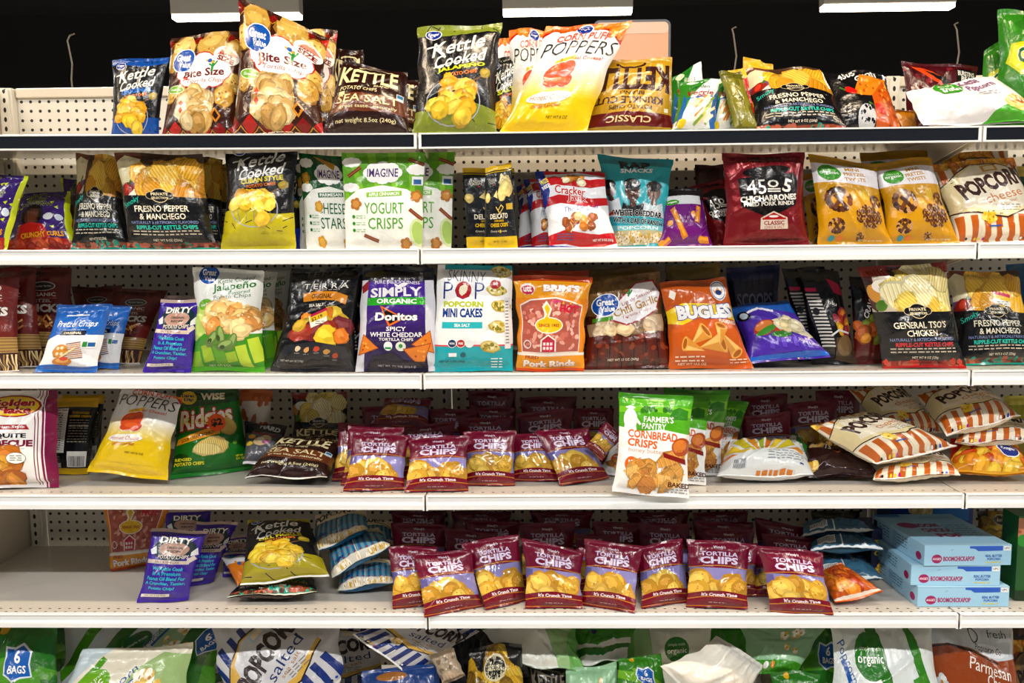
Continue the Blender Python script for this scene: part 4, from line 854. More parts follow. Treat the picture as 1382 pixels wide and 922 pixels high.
def d_black(n=1, c='#c01a5a'):
    d = D(85, 130, '#131216', n)
    d.P([(.6, .9), (.9, .85), (1, .72), (.7, .75)], c); d.T('blu', .62, .64, .2, .04, '#e9e6e2', .0, rot=-10)
    d.R(.05, .76, .3, .8, c); [d.R(.04+i*.012, .72-i*.036, .34+i*.012, .738-i*.036, '#d9d6d2') for i in range(16)]
    d.chips(.8, .45, .16, .16, 16, .1, ['#d98a2a', '#b5402a', '#e0b23a', '#9c2f4a']); d.P([(.5, .05), (.55, .28), (.8, .3), (1, .15), (1, 0)], '#5d4a36'); d.E(.75, .2, .2, .1, '#8a7350', 30); d.L([(.45, .3), (.65, .36), (.9, .33)], .03, '#e9e9ea')
    d.E(.2, .55, .07, .04, '#1f1e24')
    return d
def d_darkred(n=1):
    d = D(70, 125, '#17141a', n); d.R(0, 0, 1, .3, '#6b1f1c'); d.chips(.5, .4, .4, .2, 18, .16, ['#b5642a', '#8a4a22', '#d99a3a', '#7a8a2c'], rip=0); d.E(.6, .75, .3, .12, '#3b1a16'); d.E(.75, .8, .12, .07, '#c9a44a'); d.T('CRAV', .4, .62, .4, .08, '#e9e9ec', .02, rot=60)
    d.chips(.8, .85, .2, .1, 10, .12, ['#7d2a22', '#c9a04a', '#5a8030']); return d
def d_blue(n=1, a='#145f8c', b='#0f8a86'):
    d = D(60, 90, a, n); d.R(0, 0, 1, .6, b); d.E(.6, .75, .2, .1, '#e8c92a'); d.T('PL', .6, .75, .2, .09, '#1b2a6a', .04); d.P([(0, .3), (.4, .5), (1, .3), (1, 0), (0, 0)], '#0d6a66'); return d
def d_flake(n=1):
    d = D(110, 134, '#f3f1f0', n); d.backc = lin('#7d1046')
    d.R(.86, 0, 1, 1, '#8a0f52'); [d.R(.80+i*.03, 0, .81+i*.03, 1, '#8a0f52' if i < 2 else '#f3e6ee') for i in range(4)]
    d.E(.55, .84, .33, .125, '#f3f1f0'); d.E(.55, .84, .31, .115, '#a8141c'); d.E(.55, .84, .285, .10, '#f2d21c'); d.T('Golden', .54, .875, .5, .075, '#b0141c', .05, .1, o='#fff', ow=.01); d.T('Flake', .57, .80, .38, .075, '#b0141c', .05, .1, o='#fff', ow=.01)
    d.P([(.1, .6), (.75, .6), (.72, .65), (.12, .65)], '#b31a22'); d.T('Thin Crisp Style', .45, .625, .5, .03, '#fff', .02, .2); d.T('MESQUITE', .44, .535, .56, .055, '#1d1a20', .04); d.T('BARBECUE', .46, .46, .66, .07, '#8a1048', .05); d.lines(.46, .40, .5, 1, .02, '#aaa')
    d.chips(.35, .17, .4, .14, 16, .16, ['#c97f22', '#d9982f', '#b86a1a', '#e0aa45'], rip=0); d.E(.62, .31, .11, .06, '#333'); d.E(.62, .31, .105, .056, '#f5f3ee'); d.lines(.62, .33, .13, 3, .022, '#556')
    d.R(0, 0, .86, .03, '#e4e2e2')
    return d
def d_ridg(n=1):
    d = D(98, 122, '#157a27', n); d.backc = lin('#0f5f1d')
    d.P([(0, .78), (1, .85), (1, 1), (0, 1)], '#15521f'); d.T('WISE', .58, .92, .38, .085, '#efe6cf', .05); d.E(.2, .9, .13, .08, '#e8c92a'); d.T('Dares', .19, .925, .2, .04, '#2a2f7a', .04); d.T('Dip', .2, .875, .16, .045, '#2a2f7a', .04)
    d.T('Ridgies', .47, .66, .8, .25, '#f6f3ee', .03, .15, rot=8, o='#c4182c', ow=.05); d.T('Ridgies', .46, .645, .72, .12, '#efe07a', -.005, .15, rot=8)
    d.P([(.02, .36), (.05, .43), (.4, .52), (.66, .56), (.66, .47), (.4, .43)], '#e8a41e'); d.T('SOUR CREAM & ONION', .34, .455, .5, .04, '#2c2410', .02, rot=14)
    d.chip(.78, .55, .13, .10, -50, lin('#d9c26a'), rip=9); d.chip(.52, .33, .26, .11, 8, lin('#e3cf84'), rip=14); d.chip(.45, .3, .2, .07, -5, lin('#ecdf9f'), rip=10); d.E(.85, .35, .03, .02, '#8fd03a'); d.E(.1, .2, .12, .07, '#0d5218')
    d.T('RIDGED', .14, .2, .22, .035, '#e9e23a', .04); d.T('POTATO CHIPS', .22, .15, .38, .04, '#e9e23a', .04); d.T('NET WT', .88, .19, .1, .025, '#e9e23a', .02); d.T('5¾ OZ', .89, .155, .13, .025, '#e9e23a', .02)
    d.now = 'price_sticker'; d.E(.62, .6, .135, .105, '#e8661a'); d.T('$2', .625, .6, .17, .10, '#1d1310', .05, rot=6); d.now = None
    d.R(0, 0, 1, .05, '#178a2c')
    return d
def d_grey(n=1):
    d = D(60, 60, '#5d5f66', n); d.R(0, .7, 1, 1, '#26262c'); d.T('HARD', .65, .84, .5, .14, '#d9dbe0', .04, rot=-10); d.E(.5, .5, .25, .12, '#c9b48a', 10); d.E(.45, .52, .1, .06, '#e9e2d0'); d.E(.6, .46, .12, .05, '#a8628a'); d.E(.2, .6, .1, .05, '#d8a82a'); d.E(.15, .42, .1, .05, '#c9b03a'); d.R(0, 0, 1, .06, '#d9dade'); d.R(.2, .63, .9, .67, '#7d1f2a', -10)
    return d
def d_wendy(n=1, chip_n=8):
    d = D(82, 86, '#800c3c', n); d.backc = lin('#720a34')
    d.R(0, .22, 1, .60, '#9590c4'); d.R(0, .24, .12, .58, '#746da6')
    for _ in range(chip_n):
        u, v = d.rnd.uniform(.12, .88), d.rnd.uniform(.22, .43); r = d.rnd.uniform(.15, .23); d.chip(u, v, r, r*.8, d.rnd.uniform(-40, 40), lin(d.rnd.choice(['#d9b650', '#cfa840', '#e0c262', '#c69a38'])), edge=lin('#c09438'))
        d.specks(u-r*.6, v-r*.5, u+r*.6, v+r*.5, 7, .012, ['#a87a2a', '#eccf7a'])
    a = np.linspace(0, 1, 11)
    d.P([(q, .59+.03*(2*q-1)**2*0-.045*(1-(2*q-1)**2)*-1) for q in a]+[(1, 1), (0, 1)], '#800c3c'); d.L([(q, .59+.045*(1-(2*q-1)**2)) for q in a], .012, '#c58a2a')
    d.P([(q, .205+.06*(1-(2*q-1)**2)) for q in a]+[(1, 0), (0, 0)], '#841030'); d.L([(q, .13+.05*(1-(2*q-1)**2)) for q in a], .014, '#c58a2a'); d.L([(0, .03), (1, .03)], .012, '#c58a2a')
    d.T("Wendy's", .5, .895, .2, .045, '#e9dfee', .02, .15); d.T('TORTILLA', .5, .805, .62, .062, '#d9cdec', .025, flare=.1); d.T('CHIPS', .5, .71, .64, .105, '#e3d8f2', .04)
    d.T("It's Crunch Time", .52, .205, .6, .05, '#f0e4ee', .035, arc=.05); d.lines(.5, .085, .3, 1, .02, '#d8b9c4')
    return d
def d_corn(n=1):
    d = D(100, 135, '#f2f3f3', n); d.backc = lin('#d9dde0')
    d.P([(0, .66), (.3, .63), (.6, .66), (1, .62), (1, 1), (0, 1)], '#5fb321'); d.P([(0, .8), (.4, .84), (1, .78), (1, .87), (.5, .9), (0, .86)], '#84cc2c'); d.R(0, .95, 1, 1, '#4d9a1c'); d.specks(.3, .83, .7, .87, 20, .03, ['#3f8a1c', '#2f7a1a']); d.P([(.68, .76), (.72, .85), (.82, .88), (.95, .85), (.95, .76)], '#3f8f22')
    d.E(.15, .74, .09, .11, '#f4f5f4'); d.E(.15, .85, .035, .03, '#f4f5f4'); d.E(.15, .86, .065, .014, '#f4f5f4'); d.P([(.06, .62), (.24, .62), (.22, .72), (.08, .72)], '#f4f5f4'); d.P([(.2, .8), (.3, .7), (.27, .69), (.2, .75)], '#f4f5f4')
    d.T("FARMER'S", .54, .755, .42, .06, '#f8faf6', .02); d.T('PANTRY', .48, .685, .34, .06, '#f8faf6', .02); d.T('CORNBREAD', .47, .595, .70, .08, '#e2701c', .03, rot=-2); d.T('CRISPS', .33, .51, .42, .08, '#e2701c', .03, rot=-3); d.T('honey butter', .39, .435, .5, .055, '#d9802f', -.01, rot=-1)
    d.E(.19, .30, .09, .075, '#e2701c'); d.T('10g', .2, .32, .1, .04, '#fff', .02); d.lines(.2, .275, .09, 2, .022, '#fbe0c8')
    cols = ['#dcab5c', '#d09848', '#e6c078', '#c68a44', '#dcaa58']
    d.chips(.5, .2, .36, .12, 24, .12, cols, rip=3, flat=.55, cn=6, jag=.3); d.chip(.75, .38, .24, .08, 25, lin('#d8a556'), rip=6, n=7, jag=.25); d.E(.88, .5, .14, .09, '#b0561f', 20); d.E(.86, .51, .1, .06, '#d98a3a', 20); d.P([(.62, .44), (.95, .38), (.96, .33), (.64, .39)], '#8f1d14')
    d.T('BAKED', .86, .12, .3, .05, '#5d2a1c', .03, rot=-3); d.lines(.82, .07, .3, 2, .03, '#999')
    return d
def d_wyel(n=1):
    d = D(125, 60, '#e9ecec', n)
    for i in range(9): a = math.radians(15+i*19); d.P([(.45, .25), (.45+.5*math.cos(a), .25+.9*math.sin(a)), (.45+.5*math.cos(a+.24), .25+.9*math.sin(a+.24))], ['#e8a43a', '#d9c93a', '#f0d24a', '#e88a2a', '#a8b83a'][i % 5])
    d.P([(0, 0), (1, 0), (1, .42), (.7, .52), (.4, .45), (0, .3)], '#e9ecec'); d.R(.14, .08, .28, .25, '#cfd3d6'); x = .145
    while x < .27: d.R(x, .09, x+.006, .24, '#33363c'); x += .014
    d.lines(.7, .4, .4, 4, .06, '#9aa0a8'); d.R(.85, .12, .89, .16, '#2a4fa0'); d.lines(.6, .03, .4, 1, .03, '#d98a2a', 1.4)
    return d
def d_wgrn(n=1):
    d = D(110, 60, '#e6ecea', n); d.P([(.7, 0), (1, .1), (1, .8), (.85, .7)], '#2f8a2f'); d.T('10', .62, .6, .15, .3, '#b01c26', .05); d.lines(.5, .4, .5, 3, .1, '#98a0a0'); d.R(.7, .7, .9, .9, '#2f8a2f'); return d
def d_brown(n=1):
    d = D(130, 80, '#3b1a1a', n); d.T('NUTS', .3, .75, .3, .16, '#e9e0d4', .03, rot=-20); d.chips(.45, .82, .35, .13, 14, .06, ['#d9b05a', '#c9983a', '#e6c884']); d.chips(.08, .15, .1, .1, 6, .06, ['#e0b04a', '#f0d07a']); d.ring(.5, .55, .06, .1, .012, '#8a4a20'); d.ring(.62, .62, .04, .07, .012, '#8a4a20'); d.T('NET WT', .85, .5, .1, .05, '#e9e0d4', .02); return d
def d_orange(n=1):
    d = D(105, 60, '#dd9a1c', n); d.chips(.5, .5, .55, .5, 60, .09, ['#f0b32a', '#e89a1c', '#f5cf4a', '#d9781a', '#c9541a']); d.P([(0, 1), (.3, 1), (.05, .5), (0, .4)], '#b52a1c'); d.P([(.2, .95), (.35, .98), (.22, .6)], '#d98a8a'); d.E(.7, .5, .16, .2, '#fff'); d.E(.7, .5, .145, .18, '#1c3f9c'); d.T('Kroger', .7, .5, .2, .12, '#fff', .02, .2); d.R(0, 0, 1, .06, '#e8b02a'); return d
def d_popblue(n=1):
    d = D(95, 60, '#2f86b8', n); d.backc = lin('#2a7aa8')
    for i in range(10): d.R(i*.1, 0, i*.1+.05, 1, '#7fa9b4'); d.R(i*.1+.075, 0, i*.1+.08, 1, '#245f8c')
    for i in range(9):
        for j in range(5): d.P([(.06+i*.1, .15+j*.18), (.075+i*.1, .18+j*.18), (.09+i*.1, .15+j*.18), (.075+i*.1, .12+j*.18)], '#a82a30')
    d.R(0, 0, 1, .13, '#e4e0d6'); d.pops(.5, .05, .48, .04, 34, .03); d.R(0, 0, 1, .03, '#f0eee8'); d.R(.5, .0, .512, .5, '#e4e0d6')
    d.P([(0, .62), (.3, .55), (.7, .62), (1, .6), (1, 1), (0, 1)], '#e9e2cc'); d.T('POPCORN', .42, .82, .8, .22, '#2c2028', .05, rot=8); d.P([(.6, .72), (1, .62), (1, .66), (.6, .76)], '#b8923a'); d.T('WEBO', .2, .2, .16, .07, '#1d4f9c', .04)
    return d
def d_teal(n=1):
    d = D(95, 50, '#4a7892', n); d.specks(0, 0, 1, 1, 16, .08, ['#4f80a0', '#426e88']); d.R(0, 0, 1, .07, '#e6edf0'); d.R(.44, 0, .46, .6, '#e6edf0'); d.R(.1, .12, .36, .36, '#e3e8ea'); x = .11
    while x < .34: d.R(x, .16, x+.008, .33, '#22303a'); x += .02
    d.T('BANZA', .75, .6, .25, .12, '#cfe0e8', .03, rot=-4); d.lines(.6, .85, .5, 1, .05, '#cfe0e8'); return d
def d_orbag(n=1):
    d = D(90, 60, '#c9661a', n); d.chips(.5, .55, .5, .42, 34, .14, ['#d97a1c', '#c4591a', '#e8942c', '#b84a14']); d.R(0, .02, 1, .09, '#f2e6da'); d.T('HOT', .2, .92, .2, .1, '#f6efe6', .04); d.R(0, 0, 1, .05, '#d96f1c'); return d
def d_orwht(n=1):
    d = D(60, 80, '#e08a1c', n); d.R(0, .7, 1, 1, '#e9eaee'); d.R(0, 0, 1, .06, '#eeeef0'); d.specks(.3, .5, .9, .75, 12, .07, ['#c9482a', '#d9a02a', '#3f6fb0']); return d
# ---- the big bags on the base shelf
def st_oval(d, u, v, r, rot=0, word='organic'):
    k = d.w/d.h; d.E(u, v, r, r*.8*k, '#79b51e', rot); d.T('simple truth', u, v+r*.35*k, r*1.3, r*.22*k, '#f2f7e2', .0, rot=rot); d.T(word, u, v-r*.1*k, r*1.5, r*.45*k, '#ffffff', .01, rot=rot)
def d_six(n=1, a='#2f7d24', b='#5da32a'):
    d = D(120, 130, a, n)
    d.P([(0, .7), (.5, .75), (1, .62), (1, .45), (.5, .55), (0, .5)], b); d.P([(0, .3), (.5, .42), (1, .3), (1, .2), (.5, .3), (0, .18)], '#cfd8cf'); d.specks(0, 0, 1, 1, 12, .07, [a, b])
    d.P([(.35, .6), (.33, .7), (.37, .82), (.5, .8), (.62, .84), (.74, .78), (.72, .68), (.75, .58), (.6, .57), (.48, .54)], '#dfe8f2'); d.P([(.37, .61), (.355, .7), (.39, .8), (.5, .78), (.62, .82), (.72, .77), (.7, .68), (.73, .59), (.6, .585), (.48, .56)], '#1f6fbf')
    d.T('6', .55, .735, .09, .10, '#fff', .03); d.T('BAGS', .55, .64, .24, .06, '#fff', .02); d.E(.3, .95, .06, .04, '#d8b02a'); return d
def d_orgpop(n=1, clear=False):
    d = D(190, 150, '#e6e2d2', n); d.backc = lin('#cfd6cf')
    d.P([(.4, .0), (.55, .8), (.75, .95), (1, .9), (1, .0)], '#a9c48a'); d.P([(0, .5), (.1, .75), (.25, .95), (.3, 1), (.0, 1)], '#c9d6dc'); d.P([(.0, .3), (.08, .6), (.25, .93), (.3, .9), (.12, .5), (.08, .2)], '#5da320'); d.P([(.88, .0), (.93, .4), (1, .5), (1, .0)], '#4f9a24')
    st_oval(d, .25, .62, .17, 50); d.T('Popcorn', .47, .66, .34, .11, '#2a6aa8', .0, rot=52); d.R(.42, .585, .68, .665, '#1f63b0', 52); d.T('POPPED', .55, .625, .2, .05, '#fff', .02, rot=52)
    d.pops(.73, .6, .13, .2, 12, .055); return d
def d_wgreen(n=1, logo=True, poly='a'):
    d = D(150, 110, '#e1e4de', n); d.backc = lin('#bcd0b4')
    if poly == 'a': d.P([(.25, 0), (.33, .0), (.6, 1), (.5, 1)], '#2f7d22'); d.P([(.02, 0), (.1, 0), (.3, 1), (.2, 1)], '#4c9a26'); d.P([(.72, 0), (1, 0), (1, 1), (.9, 1)], '#1f6a24')
    elif poly == 'b': d.R(0, 0, .35, 1, '#a4c794'); d.P([(.35, 0), (1, .0), (1, .2), (.35, .22)], '#3f9422'); d.P([(0, .0), (.12, .4), (.2, 1), (.0, 1)], '#7cb86a')
    elif poly == 'c': d.P([(0, .55), (.4, .35), (1, .6), (1, 1), (0, 1)], '#3f9422'); d.P([(0, .2), (.5, .1), (1, .3), (1, .42), (.5, .25), (0, .4)], '#2c7d20'); d.E(.35, .75, .05, .06, '#26406a')
    else: d.P([(0, .0), (1, 0), (1, .26), (0, .22)], '#479a22'); d.R(0, .22, 1, 1, '#9ec7a4'); d.pops(.6, .6, .16, .2, 7, .06); d.E(.3, .14, .045, .06, '#f2f2f2'); d.E(.42, .14, .03, .06, '#e0962a')
    if logo: d.E(.62, .66, .14, .17, '#2c8426'); d.T('simple truth', .62, .72, .19, .05, '#e6f2dc', .0); d.T('organic', .62, .63, .22, .09, '#fff', .0)
    return d
def d_pop6(n=1):
    d = D(170, 120, '#dfe6e6', n); d.P([(.32, 1), (.42, 1), (.62, 0), (.5, 0)], '#2f7d22'); d.P([(.7, 1), (.76, 1), (1, .2), (.92, 0)], '#3f8f22'); d.E(.33, .74, .15, .2, '#2c8426'); d.T('simple truth', .33, .8, .2, .05, '#e6f2dc', .0); d.T('organic', .33, .71, .24, .1, '#fff', .01)
    d.T('Popcorn', .11, .68, .26, .12, '#2a6aa8', .0, rot=-62); d.R(.02, .55, .22, .6, '#1f63b0', -62); d.E(.3, .25, .08, .25, '#c9b42f', 10); d.E(.38, .2, .07, .25, '#d9c84a', 5); d.P([(.45, .35), (.6, .45), (.66, .15), (.5, .1)], '#3a7d24'); d.P([(.72, .55), (.88, .6), (.86, .2), (.78, .15)], '#4c9a26'); d.lines(.56, .3, .1, 4, .06, '#dfeed6'); d.lines(.8, .4, .1, 4, .06, '#dfeed6'); return d
def d_parm(n=1):
    d = D(120, 110, '#9c4f1e', n); d.P([(0, 1), (1, 1), (1, .72), (.75, .7), (.45, .8), (.2, .84), (0, .82)], '#c9d2da'); d.L([(0, .8), (.2, .83), (.45, .78), (.75, .68)], .015, '#26262c'); d.E(.68, .78, .18, .05, '#dfe4ea', -8); d.T('Popcorn Co', .66, .785, .3, .07, '#26303c', .0, .3, rot=-8); d.ring(.52, .9, .05, .06, .01, '#26262c'); d.T('fresh', .78, .92, .2, .06, '#26303c', .0, .3)
    d.T('Parmesan', .64, .64, .48, .10, '#f0ece4', .0, rot=-12); d.T('Cheese', .72, .52, .3, .10, '#f0ece4', .0, rot=-12); d.T('POPCORN', .72, .42, .26, .06, '#f0ece4', .02, rot=-8); d.T('NON GMO · GLUTEN FREE', .72, .32, .42, .04, '#f0ece4', .01, rot=-10)
    for _ in range(40): u = d.rnd.uniform(0, .55); v = d.rnd.uniform(.0, .62-u*.7); d.pop(u, v, .06, tone=('#c9d0d2', '#dfe4e4', '#a8b0b2'))
    return d
def d_bluepop(n=1):
    d = D(110, 80, '#1f5fae', n); [d.R(i*.06, 0, i*.06+.03, .6, '#2f86d0') for i in range(17)]; d.R(0, .8, 1, 1, '#174a8a'); d.T('NET WT 10 OZ (283g)', .5, .72, .5, .05, '#e6eef8', .01); d.E(.4, .9, .2, .05, '#a8743a'); return d
def d_darkyel(n=1):
    d = D(110, 110, '#17171a', n); d.chips(.45, .6, .4, .36, 30, .17, ['#c9a52c', '#b08a24', '#dcc04a', '#93751e'], rip=6); d.E(.5, .8, .2, .12, '#d9d2b4'); d.E(.5, .8, .18, .1, '#1b1b1f'); d.T('SELECTION', .5, .8, .25, .05, '#efe6c8', .02); d.P([(.8, .1), (.95, .5), (1, .1)], '#4d3a1c'); return d
def d_plain(c, n=1, c2=None, w=80, h=80, txt=None, tc='#ffffff'):
    d = D(w, h, c, n); d.specks(0, 0, 1, 1, 16, .09, [c2 or c, c])
    if c2: d.R(0, .85, 1, 1, c2); d.R(0, 0, 1, .08, c2)
    if txt: d.T(txt, .5, .62, .7, .16, tc, .03)
    return d

def d_backpop(n=1):
    d = D(235, 170, '#cfd8dc', n)
    d.P([(.0, .55), (.16, 1), (.24, 1), (.05, .45)], '#5da32a'); d.P([(.2, .55), (.36, 1), (.46, 1), (.3, .55)], '#3f7f24'); d.P([(.62, .4), (.56, 1), (.78, 1), (.72, .5)], '#a9c6a0'); d.P([(.7, .4), (.76, 1), (1, 1), (1, 0), (.7, 0)], '#2f7a26'); d.P([(.9, .3), (.97, 1), (1, 1), (1, .3)], '#5da32a')
    d.E(.47, .83, .085, .085, '#2c6f26', 35); d.T('simple truth', .47, .83, .12, .03, '#e6f2dc', .0, rot=35); d.T('Popcorn', .56, .87, .13, .07, '#2a6aa8', .0, rot=62); d.R(.53, .86, .66, .885, '#1f63b0', 62)
    d.pops(.68, .84, .05, .1, 7, .025); d.E(.78, .8, .025, .03, '#d8a02a'); d.E(.76, .72, .022, .03, '#e9eeee')
    q = np.array([(.83, .84), (.85, .93), (.88, .97), (.96, .95), (.95, .86), (.97, .77), (.91, .75), (.88, .72)])
    d.P((q-q.mean(0))*1.1+q.mean(0), '#e6eef6'); d.P(q, '#1f6fbf'); d.T('6', .89, .88, .035, .07, '#ffffff', .03, rot=30); d.T('BAGS', .915, .81, .085, .04, '#ffffff', .02, rot=50)
    return d
# ------------------------------------------------------------ bags
FILM = {'gloss': mat('glossy printed film', rough=.25, coat=.25, bump=.36, bscale=70, attr=True, cell=26),
        'soft': mat('satin printed film', rough=.42, coat=.08, bump=.3, bscale=60, attr=True, cell=22),
        'foil': mat('metallic printed film', rough=.26, metal=.45, coat=.2, bump=.4, bscale=60, attr=True, cell=24),
        'clear': mat('clear window film over chips', rough=.12, coat=.8, bump=.35, bscale=60, attr=True, cell=24)}
_dc = {}
def des(f, *a, **k):
    key = (f.__name__, a, tuple(sorted(k.items(), key=str)))
    if key not in _dc: _dc[key] = f(*a, **k)
    return _dc[key]
_seed = [10]
def bag(name, d, label, r, tl, tr, br, bl, Y, Yt=None, T=.05, cat='bag of chips', group=None, free=False, parts='tb', m='gloss', flip=False, win=None, **kw):
    """corners are (px, py); bl/br may be a bare px when the bag stands on the deck at depth Y"""
    _seed[0] += 1
    Ys = Y if isinstance(Y, tuple) else (Y, Y, Yt if Yt is not None else (None if Y is None else Y+.035), Yt if Yt is not None else (None if Y is None else Y+.035))
    low = []
    for p, y in zip((bl, br), Ys[:2]):
        if free:
            q = at(p[0], p[1], y)
            if r == 6: q[2] = max(q[2], BASE_Z+.006)
            low.append(q); continue
        z = deck(r, at(p if isinstance(p, (int, float)) else p[0], 400, 0)[0])+.0015
        if y is None: low.append(on_z(p[0], p[1], z))
        else: px = p if isinstance(p, (int, float)) else p[0]; low.append(np.array([x_at(px, y, z), y, z]))
    if Ys[2] is None: Yt2 = (low[0][1]+low[1][1])/2+.045; Ys = (*Ys[:2], Yt2, Yt2)
    TR, TL = at(*tr, Ys[2]), at(*tl, Ys[3])
    BL, BR = low
    V, Nn, Tt, C, VC, LY = film(d, BL, BR, TR, TL, T, _seed[0]*7+3, flip=flip, **kw)
    if r < 6 and (free or r > 3):                # nothing sinks into the shelf it lies on
        zd = deck(r, (BL[0]+BR[0])/2)+.001; far = V[:, 1] > .002
        if far.any() and V[far, 2].min() < zd: V = V+np.array([0, 0, zd-V[far, 2].min()])
    org = np.array([(BL[0]+BR[0])/2, (BL[1]+BR[1])/2, V[:, 2].min()])
    root = empty(name, tuple(org)); tag(root, label, cat, group)
    V = V-org; sv = SV/NV
    sel = {'pouch': np.ones(len(Tt), bool)}
    up_, lo_ = VC > 1-sv, VC < sv
    if flip: up_, lo_ = lo_, up_
    pt, pb = ('t' in parts), ('b' in parts)
    if pt: sel['top_seal'] = up_; sel['pouch'] &= ~up_
    if pb: sel['bottom_seal'] = lo_; sel['pouch'] &= ~lo_
    if win: q = (VC > win[0]) & (VC < win[1]) & (np.arange(len(Tt)) >= 0); sel['clear_window'] = q & sel['pouch']; sel['pouch'] &= ~q
    for ly, nm in d.marks.items():
        q = LY == ly; sel[nm] = sel.get(nm, np.zeros(len(Tt), bool)) | q
        for k in ('pouch', 'top_seal', 'bottom_seal'):
            if k in sel: sel[k] &= ~q
    for k, q in sel.items():
        if q.any():
            o = make_mesh(k, V, Nn, Tt[q], C[q], FILM['clear' if k == 'clear_window' else m], root, (0, 0, 0))
            if k == 'price_sticker': o['label'] = 'price sticker'
            if k == 'clear_window': o['label'] = 'clear window showing round yellow chips'
    return root
POT, TOR, PRE, POPB, PORK = 'bag of potato chips', 'bag of tortilla chips', 'bag of pretzels', 'bag of popcorn', 'bag of pork rinds'
# ================================================================= top shelf
bag('potato_chip_bag', des(d_kettle, n=1), 'black and blue kettle chip bag, leftmost on the top shelf', 1, (151, 82), (228, 76), 214, 149, .115, .14, .05, POT)
bag('tortilla_chip_bag', des(d_bitesize, n=1), 'smaller brown tortilla chip bag with a white label, beside the blue and black bag', 1, (230, 50), (332, 43), 318, 217, .085, .16, .05, TOR, 'brown tortilla chip bags on the top shelf')
bag('tortilla_chip_bag', des(d_bitesize, n=2), 'large brown round tortilla chip bag with a pointed top corner reaching the ceiling lamp', 1, (322, -2), (444, 50), 436, 313, .045, .14, .07, TOR, 'brown tortilla chip bags on the top shelf')
bag('tortilla_chip_bag', des(d_bitesize, n=3), 'brown chip bag half hidden behind the large pointed tortilla chip bag', 1, (385, 44), (455, 40), 455, 372, .20, .24, .04, TOR, 'brown tortilla chip bags on the top shelf')
bag('potato_chip_bag', des(d_kbrand, 5), 'dark brown chip bag lying behind the brown sea salt bag, only its top corner showing', 1, (448, 66), (490, 68), 510, 440, .24, .27, .035, POT)
bag('potato_chip_bag', des(d_kbrand, 6), 'dark brown chip bag peeking out between the sea salt bag and the jalapeno bag', 1, (500, 105), (568, 110), 572, 500, .15, .19, .045, POT)
bag('potato_chip_bag', des(d_kbrand, 1), 'brown sea salt potato chip bag with cream lettering on the top shelf', 1, (462, 84), (550, 98), 552, 434, .05, .115, .075, POT, pinch=.02)
bag('potato_chip_bag', des(d_kettle, '#8f9c3a', '#d9e02a', 'JALAPEÑO', 3), 'black and olive jalapeno potato chip bag standing at the bay joint of the top shelf', 1, (563, 38), (678, 31), 670, 556, .05, .10, .065, POT)
bag('potato_chip_bag', des(d_kettle, '#2a2c22', '#d9e02a', 'SALT', 4), 'black chip bag hidden between the olive jalapeno bag and the white cheese puff bags', 1, (664, 80), (700, 72), 705, 655, .15, .17, .035, POT)
bag('cheese_puff_bag', des(d_poppers, 3), 'furthest back orange and white cheese puff bag, behind the two yellow ones', 1, (668, 52), (720, 56), 730, 672, .225, .25, .035, 'bag of cheese puffs', 'yellow cheese puff bags on the top shelf')
bag('cheese_puff_bag', des(d_poppers, 2), 'white and yellow cheese puff bag partly covered by the larger tilted one', 1, (687, 39), (755, 42), 770, 684, .13, .19, .05, 'bag of cheese puffs', 'yellow cheese puff bags on the top shelf')
bag('cheese_puff_bag', des(d_poppers, 1), 'large tilted white and yellow cheese puff bag with an orange corner on the top shelf', 1, (737, 37), (853, 29), 790, 672, .05, .13, .07, 'bag of cheese puffs', 'yellow cheese puff bags on the top shelf')
bag('potato_chip_bag', des(d_crinkle), 'mustard yellow crinkle chip bag standing upside down in front of the sign board', 1, (808, 82), (907, 79), 908, 782, .10, .16, .06, POT, flip=True, pinch=.02)
bag('veggie_straw_bag', des(d_veg, 2, '#2f8a2f'), 'green and white veggie straw bag leaning behind the blue-sided one', 1, (905, 106), (946, 84), 962, 898, .14, .19, .04, 'bag of veggie straws', 'veggie straw bags on the top shelf')
bag('veggie_straw_bag', des(d_veg, 1), 'white and blue veggie straw bag in front of its green twin on the top shelf', 1, (918, 112), (972, 106), 965, 905, .055, .10, .055, 'bag of veggie straws', 'veggie straw bags on the top shelf')
bag('veggie_straw_bag', des(d_veg, 3, '#2f8a2f'), 'white veggie straw bag squeezed against the olive folded bag on the top shelf', 1, (962, 108), (992, 102), 1003, 955, .11, .16, .04, 'bag of veggie straws', 'veggie straw bags on the top shelf')
bag('snack_bag', des(d_plain, '#8d8a2c', 4, '#6f6d22'), 'olive green bag seen from its folded side beside the veggie straws', 1, (970, 98), (1000, 96), 1026, 992, .055, .12, .035, 'snack bag')
for i, (x, w, s) in enumerate(((985, 30, 'left of the three'), (1006, 26, 'tallest of the three'), (1024, 24, 'right of the three'))):
    bag('snack_bag', des(d_plain, '#d8381a', 5+i, '#e8c12a', txt='HOT', tc='#f6f0e2'), f'red snack bag top poking up behind the smoky pepper bag, {s}', 1, (x-3, (96, 76, 84)[i]), (x+w*.8, (90, 82, 86)[i]), x+w, x-8, .235+.045*i, .25+.045*i, .03, 'snack bag', 'red snack bags behind the smoky chips')
bag('potato_chip_bag', des(d_fresno, 1), 'smoky pepper ripple chip bag with a picture of cheese, leaning back on the top shelf', 1, (1006, 94), (1108, 92), 1146, 1022, .05, .16, .06, POT, pinch=.02)
bag('tortilla_chip_bag', des(d_ghost), 'black ghost pepper chip bag with orange triangle chips on the top shelf', 1, (1110, 97), (1194, 98), 1222, 1116, .10, .20, .055, TOR)
bag('snack_bag', des(d_plain, '#c98a1e', 8, '#8f5a14'), 'orange chip bag half buried behind the ghost pepper bag and the kettle popcorn', 1, (1200, 148), (1236, 150), 1240, 1196, .14, .16, .03, 'snack bag')
